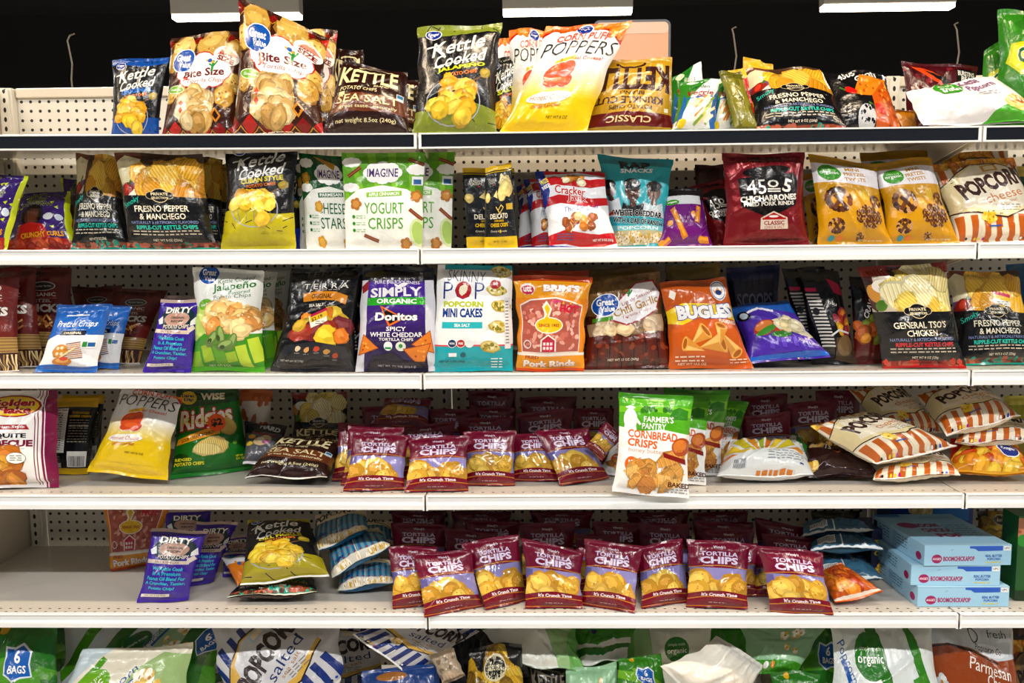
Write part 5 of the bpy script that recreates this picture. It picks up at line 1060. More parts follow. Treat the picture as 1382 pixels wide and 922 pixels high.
bag('snack_bag', des(d_burg), 'burgundy snack bag behind the white kettle popcorn bag on the top shelf', 1, (1216, 82), (1320, 90), 1318, 1222, .20, .25, .05, 'snack bag')
bag('popcorn_bag', des(d_stpop), 'white and green kettle popcorn bag lying on its side on the top shelf', 1, (1222, 126), (1338, 102), (1420, 165), (1246, 171), (.045, .05, .14, .11), None, .07, POPB, pinch=.0, free=True)
bag('garden_chip_bag', des(d_garden, 2), 'green chip bag behind, partly covered by the bigger green bag at the top right corner', 1, (1328, 70), (1372, 40), 1420, 1312, .22, .26, .05, 'bag of chips', 'green garden chip bags')
bag('garden_chip_bag', des(d_garden, 1), 'big green chip bag with a yellow badge at the top right corner', 1, (1345, 17), (1432, 16), 1450, 1345, .14, .19, .08, 'bag of chips', 'green garden chip bags', wr=1.8)
# ================================================================= second shelf
bag('snack_bag', des(d_purple, 3), 'purple snack bag with a lime edge, cut by the left edge of the photo', 2, (-40, 236), (40, 237), 10, -55, .05, 0.070, .05, 'snack bag', 'purple snack bags on the second shelf')
bag('snack_bag', des(d_purple, 1), 'purple snack bag on the second shelf, its picture of a red shirt fully showing', 2, (28, 262), (95, 258), 105, 2, .115, 0.170, .05, 'snack bag', 'purple snack bags on the second shelf')
bag('snack_bag', des(d_purple, 2), 'purple snack bag tucked behind the smaller smoky pepper bag', 2, (82, 240), (145, 244), 150, 84, .20, 0.250, .04, 'snack bag', 'purple snack bags on the second shelf')
bag('potato_chip_bag', des(d_fresno, 2), 'smoky pepper ripple chip bag slumped against its larger twin on the second shelf', 2, (103, 206), (162, 212), 176, 96, .105, 0.165, .045, POT, 'smoky pepper chip bags on the second shelf')
bag('potato_chip_bag', des(d_fresno, 1), 'large smoky pepper ripple chip bag standing upright on the second shelf', 2, (154, 207), (274, 208), 294, 173, .045, 0.049, .065, POT, 'smoky pepper chip bags on the second shelf')
bag('potato_chip_bag', des(d_fresno, 4), 'dim ripple chip bag in the shade behind the large smoky pepper bag', 2, (258, 212), (300, 214), 302, 250, .16, 0.190, .04, POT, 'smoky pepper chip bags on the second shelf')
bag('potato_chip_bag', des(d_fresno, 5), 'dim ripple chip bag deepest on the second shelf, left of the Cuban sandwich chip bag', 2, (272, 220), (318, 222), 318, 272, .24, 0.270, .04, POT, 'smoky pepper chip bags on the second shelf')
bag('potato_chip_bag', shift(des(d_kettle, '#c9bf22', '#e6d62a', 'CUBAN STYLE', 5), .16, .96, '#c9bf22'), 'black and yellow Cuban sandwich potato chip bag on the second shelf', 2, (304, 206), (402, 206), 400, 298, .05, 0.060, .065, POT)
bag('potato_chip_bag', des(d_kettle, '#1d3fb0', '#2f86e0', 'ORIGINAL', 6), 'black chip bag with a blue edge just showing right of the Cuban sandwich bag', 2, (362, 214), (410, 222), 408, 362, .14, 0.160, .04, POT)
bag('cheese_star_bag', des(d_imag, 3), 'green and white snack bag mostly hidden behind the Parmesan cheese stars bag', 2, (398, 216), (448, 220), 452, 405, .125, 0.145, .03, 'snack bag')
bag('cheese_star_bag', des(d_imag, 1), 'dark green and white Parmesan cheese stars bag on the second shelf', 2, (403, 206), (482, 214), 490, 414, .075, 0.100, .03, 'snack bag', pinch=.02, wr=.5)
bag('yogurt_crisp_bag', des(d_imag, 2, True), 'lime green and white yogurt crisps bag, the front one, on the second shelf', 2, (461, 206), (574, 206), 569, 467, .035, 0.039, .035, 'snack bag', 'lime yogurt crisps bags', pinch=.015, wr=.5)
bag('yogurt_crisp_bag', des(d_imag, 4, True), 'lime green and white yogurt crisps bag, partly covered behind the front one', 2, (505, 206), (614, 206), 609, 508, .085, 0.105, .035, 'snack bag', 'lime yogurt crisps bags', pinch=.015, wr=.5)
bag('cheese_crisp_bag', des(d_delic, 1), 'small black and yellow cheese crisps pouch with a straight top on the second shelf', 2, (624, 227), (694, 227), 697, 630, .075, 0.085, .03, 'snack bag', 'black and yellow cheese crisps pouches', pinch=.01, wr=.5)
bag('cheese_crisp_bag', des(d_delic, 2), 'small black and yellow cheese crisps pouch with a peaked corner, in front of its twin', 2, (655, 227), (690, 219), 699, 654, .035, 0.039, .025, 'snack bag', 'black and yellow cheese crisps pouches', pinch=.01, wr=.6)
for i, (q, Y, s) in enumerate(((((697, 252), (752, 238), 770, 699), .165, 'deepest of the three'), (((707, 244), (765, 238), 790, 718), .10, 'middle of the three'), (((722, 233), (816, 232), 834, 742), .04, 'front one with its label showing'))):
    bag('caramel_popcorn_bag', des(d_cj, i+1), f'red, white and blue caramel popcorn bag, {s}', 2, *q, Y, Y+.05, .05, POPB, 'caramel popcorn bags')
bag('popcorn_bag', des(d_rap), 'turquoise white cheddar popcorn bag with cartoon people on the second shelf', 2, (806, 209), (909, 216), 898, 822, .085, 0.120, .055, POPB)
bag('cheese_stick_bag', des(d_puffs), 'purple bag with a picture of orange cheese sticks on the second shelf', 2, (893, 256), (948, 254), 962, 888, .075, 0.120, .05, 'bag of cheese puffs')
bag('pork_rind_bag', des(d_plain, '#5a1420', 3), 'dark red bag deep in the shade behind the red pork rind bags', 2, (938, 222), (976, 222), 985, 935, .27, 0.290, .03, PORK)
bag('pork_rind_bag', des(d_4505, 2), 'red pork rind bag slumped to the left behind the upright one on the second shelf', 2, (928, 252), (985, 242), 1020, 962, .13, 0.170, .045, PORK, 'red pork rind bags', m='foil')
bag('pork_rind_bag', des(d_4505, 1), 'upright red pork rind bag with a black label on the second shelf', 2, (974, 207), (1086, 207), 1092, 976, .05, 0.055, .065, PORK, 'red pork rind bags', m='foil')
bag('pretzel_bag', des(d_twist, 3), 'yellow pretzel bag mostly hidden between the red pork rinds and the other yellow bags', 2, (1078, 236), (1128, 226), 1150, 1092, .14, 0.190, .045, PRE, 'yellow pretzel bags')
bag('pretzel_bag', des(d_twist, 4), 'gold topped pretzel bag behind the two front yellow pretzel bags', 2, (1160, 205), (1252, 204), 1262, 1165, .17, 0.210, .04, PRE, 'yellow pretzel bags')
bag('pretzel_bag', des(d_twist, 1), 'yellow pretzel bag beside the red pork rinds, left of the front two', 2, (1091, 208), (1182, 222), 1204, 1104, .05, 0.080, .065, PRE, 'yellow pretzel bags')
bag('pretzel_bag', des(d_twist, 2), 'yellow pretzel bag beside the cheese popcorn, right of the front two', 2, (1179, 220), (1256, 212), 1296, 1198, .055, 0.090, .06, PRE, 'yellow pretzel bags')
bag('popcorn_bag', des(d_popc, 9), 'orange striped popcorn bag lying in the shade behind the standing cheese popcorn', 2, (1262, 207), (1360, 204), 1372, 1268, .22, 0.250, .045, POPB)
bag('popcorn_bag', des(d_popc, 1), 'cream and orange striped cheese popcorn bag standing at the right end of the second shelf', 2, (1258, 222), (1368, 212), 1405, 1294, .06, 0.120, .07, POPB, pinch=.02)
bag('snack_bag', des(d_plain, '#0f5a52', 3, '#d9c46a'), 'teal bag peeking over the cheese popcorn bag at the right edge', 2, (1350, 224), (1420, 226), 1425, 1345, .17, 0.200, .04, 'snack bag')
# ================================================================= third shelf
for i, (q, Y, s) in enumerate(((((-52, 362), (28, 362), 26, -55), .045, 'cut by the left edge'), (((-25, 361), (48, 361), 60, -18), .11, 'second from the left edge'), (((18, 360), (96, 362), 107, 30), .17, 'third from the left edge'))):
    bag('pretzel_bag', des(d_sticks, i+1), f'tall maroon pretzel stick bag on the third shelf, {s}', 3, *q, Y, Y+.03, .055, PRE, 'maroon pretzel stick bags')
bag('pretzel_bag', des(d_sticks, 4), 'maroon pretzel stick bag right behind the blue and white pouches, left of the two', 3, (97, 388), (164, 385), 168, 104, .25, 0.300, .045, PRE, 'maroon pretzel stick bags')
bag('pretzel_bag', des(d_sticks, 5), 'maroon pretzel stick bag leaning between the blue pouches and the purple chip bag', 3, (152, 388), (226, 392), 188, 136, .18, 0.240, .045, PRE, 'maroon pretzel stick bags')
bag('pretzel_crisp_bag', des(d_pcrisp, 1), 'blue and white pretzel crisps pouch in front on the third shelf', 3, (79, 411), (153, 411), 131, 48, .03, 0.050, .035, PRE, 'blue and white pretzel crisps pouches')
bag('pretzel_crisp_bag', des(d_pcrisp, 2), 'blue and white pretzel crisps pouch half covered by the front one', 3, (112, 411), (178, 413), 160, 108, .085, 0.130, .03, PRE, 'blue and white pretzel crisps pouches')
bag('potato_chip_bag', des(d_dirty, 2), 'purple chip bag showing only a strip behind its twin on the third shelf', 3, (226, 398), (276, 402), 268, 216, .085, 0.120, .03, POT, 'purple salt and vinegar chip bags on the third shelf')
bag('potato_chip_bag', des(d_dirty, 1), 'small upright purple salt and vinegar chip bag on the third shelf', 3, (218, 404), (275, 404), 258, 193, .035, 0.045, .04, POT, 'purple salt and vinegar chip bags on the third shelf')
bag('potato_chip_bag', des(d_gvjal, 3), 'white and green chip bag deepest behind the jalapeno bag on the third shelf', 3, (340, 366), (392, 364), 385, 330, .22, 0.240, .04, POT, 'white and green jalapeno chip bags')
bag('potato_chip_bag', des(d_gvjal, 2), 'white and green chip bag just behind the front jalapeno bag on the third shelf', 3, (300, 364), (374, 366), 372, 296, .12, 0.150, .045, POT, 'white and green jalapeno chip bags')
bag('potato_chip_bag', des(d_gvjal, 1), 'white and green jalapeno chip bag, the front one, on the third shelf', 3, (260, 362), (357, 364), 358, 259, .045, 0.050, .065, POT, 'white and green jalapeno chip bags')
bag('potato_chip_bag', des(d_terra), 'black vegetable chip bag with a price sticker on the third shelf', 3, (393, 362), (490, 362), 479, 364, .045, 0.055, .06, POT)
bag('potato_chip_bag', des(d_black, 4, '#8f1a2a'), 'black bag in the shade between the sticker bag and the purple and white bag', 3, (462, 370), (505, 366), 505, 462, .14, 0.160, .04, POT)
bag('tortilla_chip_bag', des(d_dor), 'purple and white cheddar tortilla chip bag at the bay joint of the third shelf', 3, (490, 361), (585, 360), 592, 480, .04, 0.044, .05, TOR, pinch=.02)
bag('popcorn_cake_bag', des(d_skin), 'white and turquoise popcorn cake bag on the third shelf', 3, (591, 358), (691, 358), 692, 584, .04, 0.044, .055, POPB, pinch=.0, wr=.6, fill=.0)
bag('pork_rind_bag', des(d_brims, 2), 'orange pork rind bag dimly showing behind the front orange one on the third shelf', 3, (700, 366), (795, 364), 790, 702, .125, 0.150, .04, PORK, 'orange pork rind bags')
bag('pork_rind_bag', des(d_brims, 1), 'orange pork rind bag with a big window full of rinds on the third shelf', 3, (692, 372), (800, 373), 788, 697, .04, 0.045, .06, PORK, 'orange pork rind bags')
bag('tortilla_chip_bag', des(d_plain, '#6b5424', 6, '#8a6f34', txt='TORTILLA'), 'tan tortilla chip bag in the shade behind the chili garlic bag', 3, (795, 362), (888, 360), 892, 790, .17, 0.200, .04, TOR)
bag('tortilla_chip_bag', des(d_chili), 'brown chili garlic tortilla chip bag with a slanted white label on the third shelf', 3, (790, 382), (890, 366), 906, 788, .06, 0.105, .06, TOR, pinch=.03)
bag('corn_snack_bag', des(d_bugles, 1), 'orange corn snack bag with a yellow band on the third shelf', 3, (890, 382), (978, 374), 1017, 903, .055, 0.080, .06, 'bag of corn snacks')
bag('corn_snack_bag', des(d_plain, '#4a1c14', 7, '#7d6a1e', txt='FAMILY SIZE!', tc='#c9a82a'), 'dark red family size bag behind the orange corn snack bag', 3, (898, 358), (972, 356), 980, 895, .17, 0.190, .04, 'bag of chips')
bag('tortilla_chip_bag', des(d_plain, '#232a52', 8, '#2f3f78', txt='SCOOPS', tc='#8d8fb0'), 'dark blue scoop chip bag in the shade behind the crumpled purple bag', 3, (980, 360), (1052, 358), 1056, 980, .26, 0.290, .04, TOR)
bag('tortilla_chip_bag', des(d_wavy), 'crumpled purple and blue chip bag slumped sideways on the third shelf', 3, (984, 416), (1062, 404), (1122, 482), (1012, 491), (.06, .055, .14, .15), None, .06, TOR, free=True)
bag('vegetable_chip_bag', des(d_black, 5), 'black chip bag with barred lettering left of the shiny black one on the third shelf', 3, (1055, 362), (1112, 360), 1130, 1078, .16, 0.185, .04, POT, 'shiny black vegetable chip bags')
bag('vegetable_chip_bag', des(d_black, 1), 'shiny black chip bag with a magenta corner on the third shelf', 3, (1076, 362), (1132, 366), 1158, 1096, .115, 0.145, .05, POT, 'shiny black vegetable chip bags')
bag('snack_bag', des(d_darkred), 'black and dark red snack bag between the shiny black bag and the chicken flavored chips', 3, (1146, 372), (1192, 374), 1200, 1152, .115, 0.140, .045, 'snack bag')
bag('potato_chip_bag', des(d_fresno, 7, '#c9bfae', '#16151a', '#a83226', '#c01f26', ("GENERAL TSO'S", 'CHICKEN'), 'w', '#d93a4a', False), 'black and red chicken flavored ripple chip bag at the bay joint of the third shelf', 3, (1158, 362), (1276, 353), 1303, 1192, .045, 0.055, .065, POT)
bag('potato_chip_bag', des(d_fresno_priced, 8), 'smoky pepper ripple chip bag with a price sticker, right end of third shelf', 3, (1276, 366), (1374, 366), 1404, 1294, .085, 0.130, .065, POT)
bag('snack_bag', des(d_blue), 'blue and teal snack bag cut by the right edge on the third shelf', 3, (1356, 356), (1420, 358), 1428, 1372, .14, 0.170, .045, 'snack bag')
def white_seal(d):
    """the white strip of film along a bottom seal, with the back seam turned up in the middle"""
    q = shift(d, .035, .965); q.c = list(d.c); q.t = list(q.t); q.rnd = random.Random(4)
    q.R(0, .0, 1, .03, '#eeece6'); return q
# ================================================================= fourth shelf
bag('potato_chip_bag', des(d_flake), 'white barbecue chip bag with a plum side, left end of the fourth shelf', 4, (-42, 527), (78, 529), (80, 658), (-50, 662), None, None, .06, POT, pinch=.02)
bag('cheese_crisp_bag', des(d_delback, 2), 'black and yellow pouch showing its edge behind the one with the nutrition table', 4, (82, 534), (142, 534), 136, 80, .262, .272, .025, 'snack bag', 'black pouches on the fourth shelf', wr=.5)
bag('cheese_crisp_bag', des(d_delback, 1), 'black and yellow pouch turned round, its nutrition table showing', 4, (68, 538), (134, 538), (119, 641), (64, 641), None, None, .035, 'snack bag', 'black pouches on the fourth shelf', pinch=.0, wr=.5)
bag('cheese_puff_bag', shift(des(d_poppers, 4), .13, 1.0, '#f0d00a'), 'yellow and white cheese puff bag toppled to the right on the fourth shelf', 4, (164, 524), (247, 536), (226, 649), (117, 636), (.09, .075, .15, .16), None, .075, 'bag of cheese puffs', free=True)
bag('potato_chip_bag', des(d_plain, '#d9d2c8', 9, '#b5642a'), 'white and orange bag in the shade behind the green ridged chips', 4, (318, 527), (368, 527), 362, 315, .27, .30, .04, POT)
bag('potato_chip_bag', des(d_ridg), 'green ridged potato chip bag with an orange two dollar sticker', 4, (238, 527), (322, 525), (342, 634), (229, 648), None, None, .065, POT)
bag('snack_bag', des(d_grey), 'small grey and black snack bag between the green ridged and brown chip bags', 4, (330, 570), (388, 574), (378, 626), (328, 627), (.16, .17, .24, .24), None, .04, 'snack bag', free=True)
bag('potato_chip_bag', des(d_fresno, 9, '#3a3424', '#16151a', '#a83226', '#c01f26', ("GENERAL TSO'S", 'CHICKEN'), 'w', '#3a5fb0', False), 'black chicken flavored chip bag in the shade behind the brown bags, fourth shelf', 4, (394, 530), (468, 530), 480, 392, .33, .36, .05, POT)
bag('potato_chip_bag', des(d_kbrand, 7), 'dark brown chip bag lying behind the brown sea salt bag on the fourth shelf', 4, (396, 578), (466, 580), (468, 622), (390, 618), (.20, .20, .28, .28), None, .04, POT, free=True)
bag('potato_chip_bag', white_seal(des(d_kbrand, 2)), 'brown sea salt chip bag lying face up near the front of the fourth shelf', 4, (382, 588), (462, 600), (441, 646), (330, 645), (.075, .06, .19, .19), None, .07, POT, free=True, pinch=.0)
GT4, GT5 = 'burgundy tortilla chip bags on the fourth shelf', 'burgundy tortilla chip bags on the fifth shelf'
NAME4 = 'burgundy tortilla chip bag, fourth shelf, '
W4 = [  # tl, tr, br, bl, depth, top depth, which
 ((488, 549), (562, 549), 562, 486, .30, .33, 'upright behind the one lying on top'),
 ((632, 528), (696, 527), 698, 630, .37, .39, 'deepest in the dark, straight above the bay joint'),
 ((702, 537), (778, 534), 778, 702, .33, .36, 'deepest in the dark, right of the middle'),
 ((775, 552), (828, 552), 832, 770, .27, .31, 'standing behind the tilted one by the cornbread bags'),
 ((572, 553), (644, 552), 646, 570, .25, .28, 'second row, behind the lying one'),
 ((636, 547), (696, 549), 700, 634, .30, .32, 'third row, right of the lying one'),
 ((697, 558), (774, 551), 772, 700, .20, .24, 'leaning back with a shiny fold across its top'),
 ((618, 566), (692, 562), 692, 618, .19, .22, 'just behind the one right of the bay joint'),
 ((535, 578), (615, 569), 612, 540, .14, .18, 'tilted, behind the front two left of the bay joint'),
 ((457, 572), (530, 573), (526, 650), (448, 650), None, None, 'third in the left row, nearest the brown chips'),
 ((470, 576), (545, 578), (540, 656), (460, 656), None, None, 'second in the left row, behind the front left one'),
 ((476, 584), (553, 589), (546, 662), (463, 664), None, None, 'front left one'),
 ((552, 592), (633, 589), (632, 663), (546, 665), None, None, 'front one at the bay joint'),
 ((625, 584), (697, 581), (695, 656), (627, 656), None, None, 'front row, right of the bay joint'),
 ((692, 586), (748, 584), (757, 650), (692, 650), None, None, 'partly covered by the leaning one with its corner raised'),
 ((722, 583), (793, 577), (822, 647), (757, 657), None, None, 'front row, leaning left with its bottom corner raised')]
for i, (a, b, c, e_, Y, Yt, s) in enumerate(W4):
    bag('tortilla_chip_bag', des(d_wendy, i % 4+1, (12, 16, 14, 10)[i % 4]), NAME4+s, 4, a, b, c, e_, Y, Yt, .032, TOR, GT4, win=(.28, .60), wr=.9)
bag('tortilla_chip_bag', des(d_wendy, 5), NAME4+'lying on top of the others, bottom seal forward', 4, (520, 540), (583, 537), (579, 577), (500, 575), (.19, .19, .30, .30), None, .035, TOR, GT4, free=True, win=(.28, .60))
bag('tortilla_chip_bag', des(d_wendy, 6), NAME4+'tipped on its corner beside the cornbread bags', 4, (818, 568), (842, 590), (812, 622), (790, 602), (.10, .10, .12, .12), None, .03, TOR, GT4, free=True, win=(.28, .60))
bag('cornbread_crisp_bag', des(d_corn, 2), 'white cornbread crisps bag leaning left behind the front one', 4, (838, 566), (900, 572), (888, 648), (806, 640), None, None, .035, 'bag of cornbread crisps', 'green and white cornbread crisps bags')
bag('cornbread_crisp_bag', des(d_corn, 5), 'silver backed cornbread crisps bag turned sideways at the right of its group', 4, (960, 538), (1010, 544), 985, 955, .17, .21, .03, 'bag of cornbread crisps', 'green and white cornbread crisps bags', m='foil')
bag('cornbread_crisp_bag', des(d_corn, 4), 'green and white cornbread crisps bag, tallest, third from the front', 4, (896, 524), (986, 527), 973, 892, .155, .165, .035, 'bag of cornbread crisps', 'green and white cornbread crisps bags')
bag('cornbread_crisp_bag', des(d_corn, 3), 'green and white cornbread crisps bag right behind the front one', 4, (872, 534), (958, 538), (953, 656), (868, 652), None, None, .03, 'bag of cornbread crisps', 'green and white cornbread crisps bags')
bag('cornbread_crisp_bag', des(d_corn, 1), 'green and white cornbread crisps bag in front, its bottom hanging over the price rail', 4, (835, 528), (936, 536), (930, 673), (826, 664), (-.030, -.030, .0, .0), None, .04, 'bag of cornbread crisps', 'green and white cornbread crisps bags', free=True)
for i, (q, Y, s) in enumerate(((((1000, 535), (1062, 532), 1070, 1000), .34, 'deep in the dark right of the cornbread bags'), (((1062, 545), (1130, 540), 1132, 1060), .27, 'tilted, above the brown nut bag'), (((1100, 528), (1160, 527), 1165, 1100), .34, 'deep in the dark behind the popcorn pile'), (((998, 564), (1066, 555), 1074, 1004), .20, 'tilted, behind the white and yellow bag'))):
    bag('tortilla_chip_bag', des(d_wendy, i % 4+1, (12, 16, 14, 10)[i % 4]), NAME4+s, 4, *q, Y, Y+.03, .032, TOR, GT4, win=(.28, .60))
bag('snack_bag', des(d_wgrn), 'white and green bag lying behind the white and yellow one', 4, (1010, 588), (1082, 588), (1100, 612), (1015, 612), (.17, .17, .25, .25), None, .04, 'snack bag', free=True)
bag('snack_bag', des(d_wyel), 'white bag with fanned yellow slices, lying on its front on the fourth shelf', 4, (986, 595), (1082, 600), (1098, 642), (967, 645), (.07, .07, .17, .17), None, .075, 'snack bag', free=True, pinch=.0, blunt=.35)
bag('peanut_bag', des(d_brown), 'dark brown nut snack bag lying flat under the popcorn pile', 4, (1090, 596), (1150, 598), (1190, 643), (1078, 644), (.10, .09, .20, .20), None, .05, 'snack bag', free=True, pinch=.0)
GP = 'cream and orange striped popcorn bags on the fourth shelf'
bag('popcorn_bag', des(d_popc, 5), 'striped popcorn bag lying flat on the deck, lowest of the popcorn pile', 4, (1190, 614), (1275, 612), (1296, 641), (1178, 648), (.055, .05, .17, .17), None, .038, POPB, GP, free=True, pinch=.0, blunt=.35)
bag('snack_bag', des(d_orange), 'orange cheese puff bag lying at the right end of the fourth shelf', 4, (1282, 594), (1372, 600), (1400, 640), (1285, 640), (.08, .07, .18, .18), None, .06, 'bag of cheese puffs', free=True, pinch=.0)
bag('popcorn_bag', des(d_popc, 4), 'striped popcorn bag under the topmost one at the right end of the popcorn pile', 4, (1300, 572), (1384, 568), (1400, 594), (1288, 600), (.10, .10, .22, .22), None, .042, POPB, GP, free=True, pinch=.0, blunt=.35)
bag('popcorn_bag', des(d_popc, 2), 'striped popcorn bag tilted behind, with a blue panel, in the popcorn pile', 4, (1146, 526), (1216, 522), (1274, 584), (1200, 592), (.17, .17, .28, .28), None, .075, POPB, GP, free=True, pinch=.0, blunt=.35)
bag('popcorn_bag', des(d_popc, 3), 'striped popcorn bag on top at the right of the popcorn pile', 4, (1236, 533), (1330, 523), (1378, 563), (1278, 588), (.09, .09, .22, .22), None, .075, POPB, GP, free=True, pinch=.0, blunt=.35)
bag('popcorn_bag', des(d_popc, 6), 'striped popcorn bag in front with its top pointing left, resting on the pile', 4, (1094, 577), (1166, 556), (1291, 603), (1183, 628), (.05, .06, .17, .13), None, .095, POPB, GP, free=True, pinch=.0, blunt=.35)
bag('snack_bag', des(d_plain, '#a8a81c', 11, '#d9d26a'), 'yellow green bag in the shade at the right edge of the fourth shelf', 4, (1355, 534), (1420, 536), 1425, 1352, .28, .32, .05, 'snack bag')
# ================================================================= fifth shelf
bag('pork_rind_bag', shift(des(d_brims, 3), .0, 1.3), 'orange pork rind bag leaning alone at the left of the fifth shelf', 5, (138, 680), (232, 680), (208, 763), (149, 772), None, None, .045, PORK)
GD = 'purple salt and vinegar chip bags on the fifth shelf'
bag('potato_chip_bag', des(d_dirty, 5), 'purple chip bag deepest in the shade behind the others on the fifth shelf', 5, (222, 690), (285, 686), 285, 222, .30, .33, .035, POT, GD)
bag('potato_chip_bag', des(d_dirty, 4), 'purple chip bag leaning to the right behind the front one on the fifth shelf', 5, (266, 704), (322, 706), (288, 786), (242, 796), None, None, .04, POT, GD)
bag('potato_chip_bag', des(d_dirty, 6), 'purple chip bag lying behind the yellow and black bag on the fifth shelf', 5, (300, 728), (345, 722), 340, 300, .22, .27, .035, POT, GD)
bag('potato_chip_bag', des(d_dirty, 3), 'purple salt and vinegar chip bag standing in front on the fifth shelf', 5, (205, 714), (281, 717), (254, 811), (184, 815), None, None, .045, POT, GD)
bag('potato_chip_bag', white_seal(des(d_fresno, 11)), 'bag with a green and white bottom seal lying flat under the yellow and black bag', 5, (340, 782), (420, 780), (428, 812), (307, 818), (.04, .045, .2, .2), None, .045, POT, free=True, pinch=.0)
bag('snack_bag', des(d_orwht), 'orange and white bag poking out left under the yellow and black bag', 5, (298, 752), (345, 752), (345, 790), (322, 794), (.12, .12, .2, .2), None, .035, 'snack bag', free=True)
bag('potato_chip_bag', white_seal(des(d_kettle, '#b8ad22', '#e6d62a', 'DILL PICKLE', 7)), 'black and yellow chip bag slumped on top of the flat bag on the fifth shelf', 5, (335, 703), (416, 700), (444, 777), (325, 792), (.055, .05, .17, .17), None, .10, POT, free=True, pinch=.02, blunt=.35)
GB = 'blue plaid popcorn bags on the fifth shelf'
bag('popcorn_bag', des(d_popblue, 4), 'blue plaid popcorn bag in the shade behind the stack of three', 5, (470, 700), (530, 704), (532, 735), (470, 735), (.30, .30, .36, .36), None, .045, POPB, GB, free=True)
bag('popcorn_bag', des(d_popblue, 3), 'blue plaid popcorn bag at the bottom of the stack of three', 5, (462, 764), (530, 756), (532, 786), (456, 799), (.10, .10, .22, .22), None, .048, POPB, GB, free=True, pinch=.0, blunt=.38)
bag('popcorn_bag', des(d_popblue, 2), 'blue plaid popcorn bag in the middle of the stack of three', 5, (440, 728), (510, 712), (527, 737), (448, 779), (.09, .10, .22, .22), None, .05, POPB, GB, free=True, pinch=.0, blunt=.38)
bag('popcorn_bag', des(d_popblue, 1), 'blue plaid popcorn bag on top of the stack of three, its lettering showing', 5, (426, 697), (494, 690), (496, 716), (423, 746), (.12, .13, .25, .25), None, .048, POPB, GB, free=True, pinch=.0, blunt=.38)
NAME5 = 'burgundy tortilla chip bag, fifth shelf, '
W5 = [
 ((528, 690), (602, 690), 602, 526, .40, .42, 'deepest row, leftmost'), ((610, 690), (690, 690), 690, 606, .40, .42, 'deepest row, second from left'),
 ((716, 690), (800, 690), 798, 716, .40, .42, 'deepest row, middle'), ((846, 692), (930, 690), 930, 846, .40, .42, 'deepest row, second from right'), ((935, 692), (1010, 690), 1010, 935, .40, .42, 'deepest row, rightmost'),
 ((528, 706), (604, 709), 602, 528, .20, .24, 'second row, leftmost, behind the one by the blue popcorn'),
 ((600, 714), (672, 717), 670, 598, .15, .19, 'second row, between the second and third front ones'),
 ((627, 702), (702, 703), 702, 626, .26, .29, 'third row, shiny top, behind the third front one'),
 ((700, 707), (776, 704), 778, 704, .15, .20, 'second row, behind the fourth front one, lettering visible'),
 ((776, 721), (836, 722), 834, 776, .12, .16, 'second row, mostly hidden behind the fifth front one'),
 ((799, 703), (868, 708), 866, 800, .22, .25, 'third row, between the fifth and sixth front ones'),
 ((862, 706), (932, 707), 930, 862, .16, .20, 'second row, behind the sixth front one'),
 ((934, 702), (1016, 706), 1014, 936, .24, .27, 'third row, behind the seventh front one'),
 ((946, 714), (1018, 713), 1020, 950, .15, .19, 'second row, top folded and shining, behind the seventh'),
 ((1018, 699), (1104, 716), 1100, 1018, .24, .27, 'third row, behind the last front one'),
 ((1028, 721), (1103, 727), 1100, 1026, .15, .19, 'second row, behind the last front one'),
 ((975, 738), (1022, 734), 1020, 970, .095, .13, 'edge only, just right of the seventh front one'), ((1020, 742), (1062, 740), 1060, 1018, .095, .13, 'edge only, just left of the last front one'),
 ((524, 738), (590, 738), (592, 815), (530, 823), None, None, 'front row, first from the left'),
 ((556, 748), (636, 741), (652, 819), (573, 834), None, None, 'front row, second, over the bay joint'),
 ((622, 734), (700, 721), (711, 811), (656, 825), None, None, 'front row, third, tilted up to the right'),
 ((704, 727), (788, 744), (786, 821), (709, 821), None, None, 'front row, fourth from the left'),
 ((789, 728), (868, 738), (857, 829), (785, 816), None, None, 'fifth of the front row, bottom corner over the rail'),
 ((858, 740), (920, 727), (933, 812), (866, 822), None, None, 'front row, sixth, tilted up to the right'),
 ((927, 728), (1013, 734), (1009, 823), (926, 820), None, None, 'front row, seventh from the left'),
 ((1021, 736), (1110, 745), (1125, 831), (1040, 827), None, None, 'front row, last, beside the orange bag')]
for i, (a, b, c, e_, Y, Yt, s) in enumerate(W5):
    bag('tortilla_chip_bag', des(d_wendy, i % 4+1, (12, 16, 14, 10)[i % 4]), NAME5+s, 5, a, b, c, e_, Y, Yt, .034, TOR, GT5, win=(.28, .60), wr=.9)
GL = 'slate blue bags on the fifth shelf'
bag('snack_bag', des(d_teal, 3), 'slate blue bag at the bottom of its stack, behind the orange bag', 5, (1098, 752), (1165, 752), (1194, 784), (1100, 778), (.10, .10, .22, .22), None, .04, 'snack bag', GL, free=True, pinch=.0)
bag('snack_bag', des(d_teal, 2), 'slate blue bag in the middle of its stack', 5, (1096, 724), (1168, 722), (1192, 740), (1094, 743), (.12, .12, .24, .24), None, .04, 'snack bag', GL, free=True, pinch=.0)
bag('snack_bag', des(d_teal, 1), 'slate blue bag on top of its stack', 5, (1084, 706), (1160, 706), (1180, 716), (1084, 722), (.17, .17, .28, .28), None, .04, 'snack bag', GL, free=True, pinch=.0)
bag('snack_bag', des(d_orbag), 'orange snack bag lying in front of the slate blue bags', 5, (1105, 770), (1135, 760), (1192, 800), (1128, 815), (.035, .035, .12, .12), None, .05, 'snack bag', free=True, pinch=.0)
bag('popcorn_bag', des(d_plain, '#1c1d1c', 12, '#3a3f1c'), 'black bag standing in the dark behind the slate blue stack', 5, (1095, 690), (1160, 690), 1165, 1090, .38, .40, .04, 'snack bag')
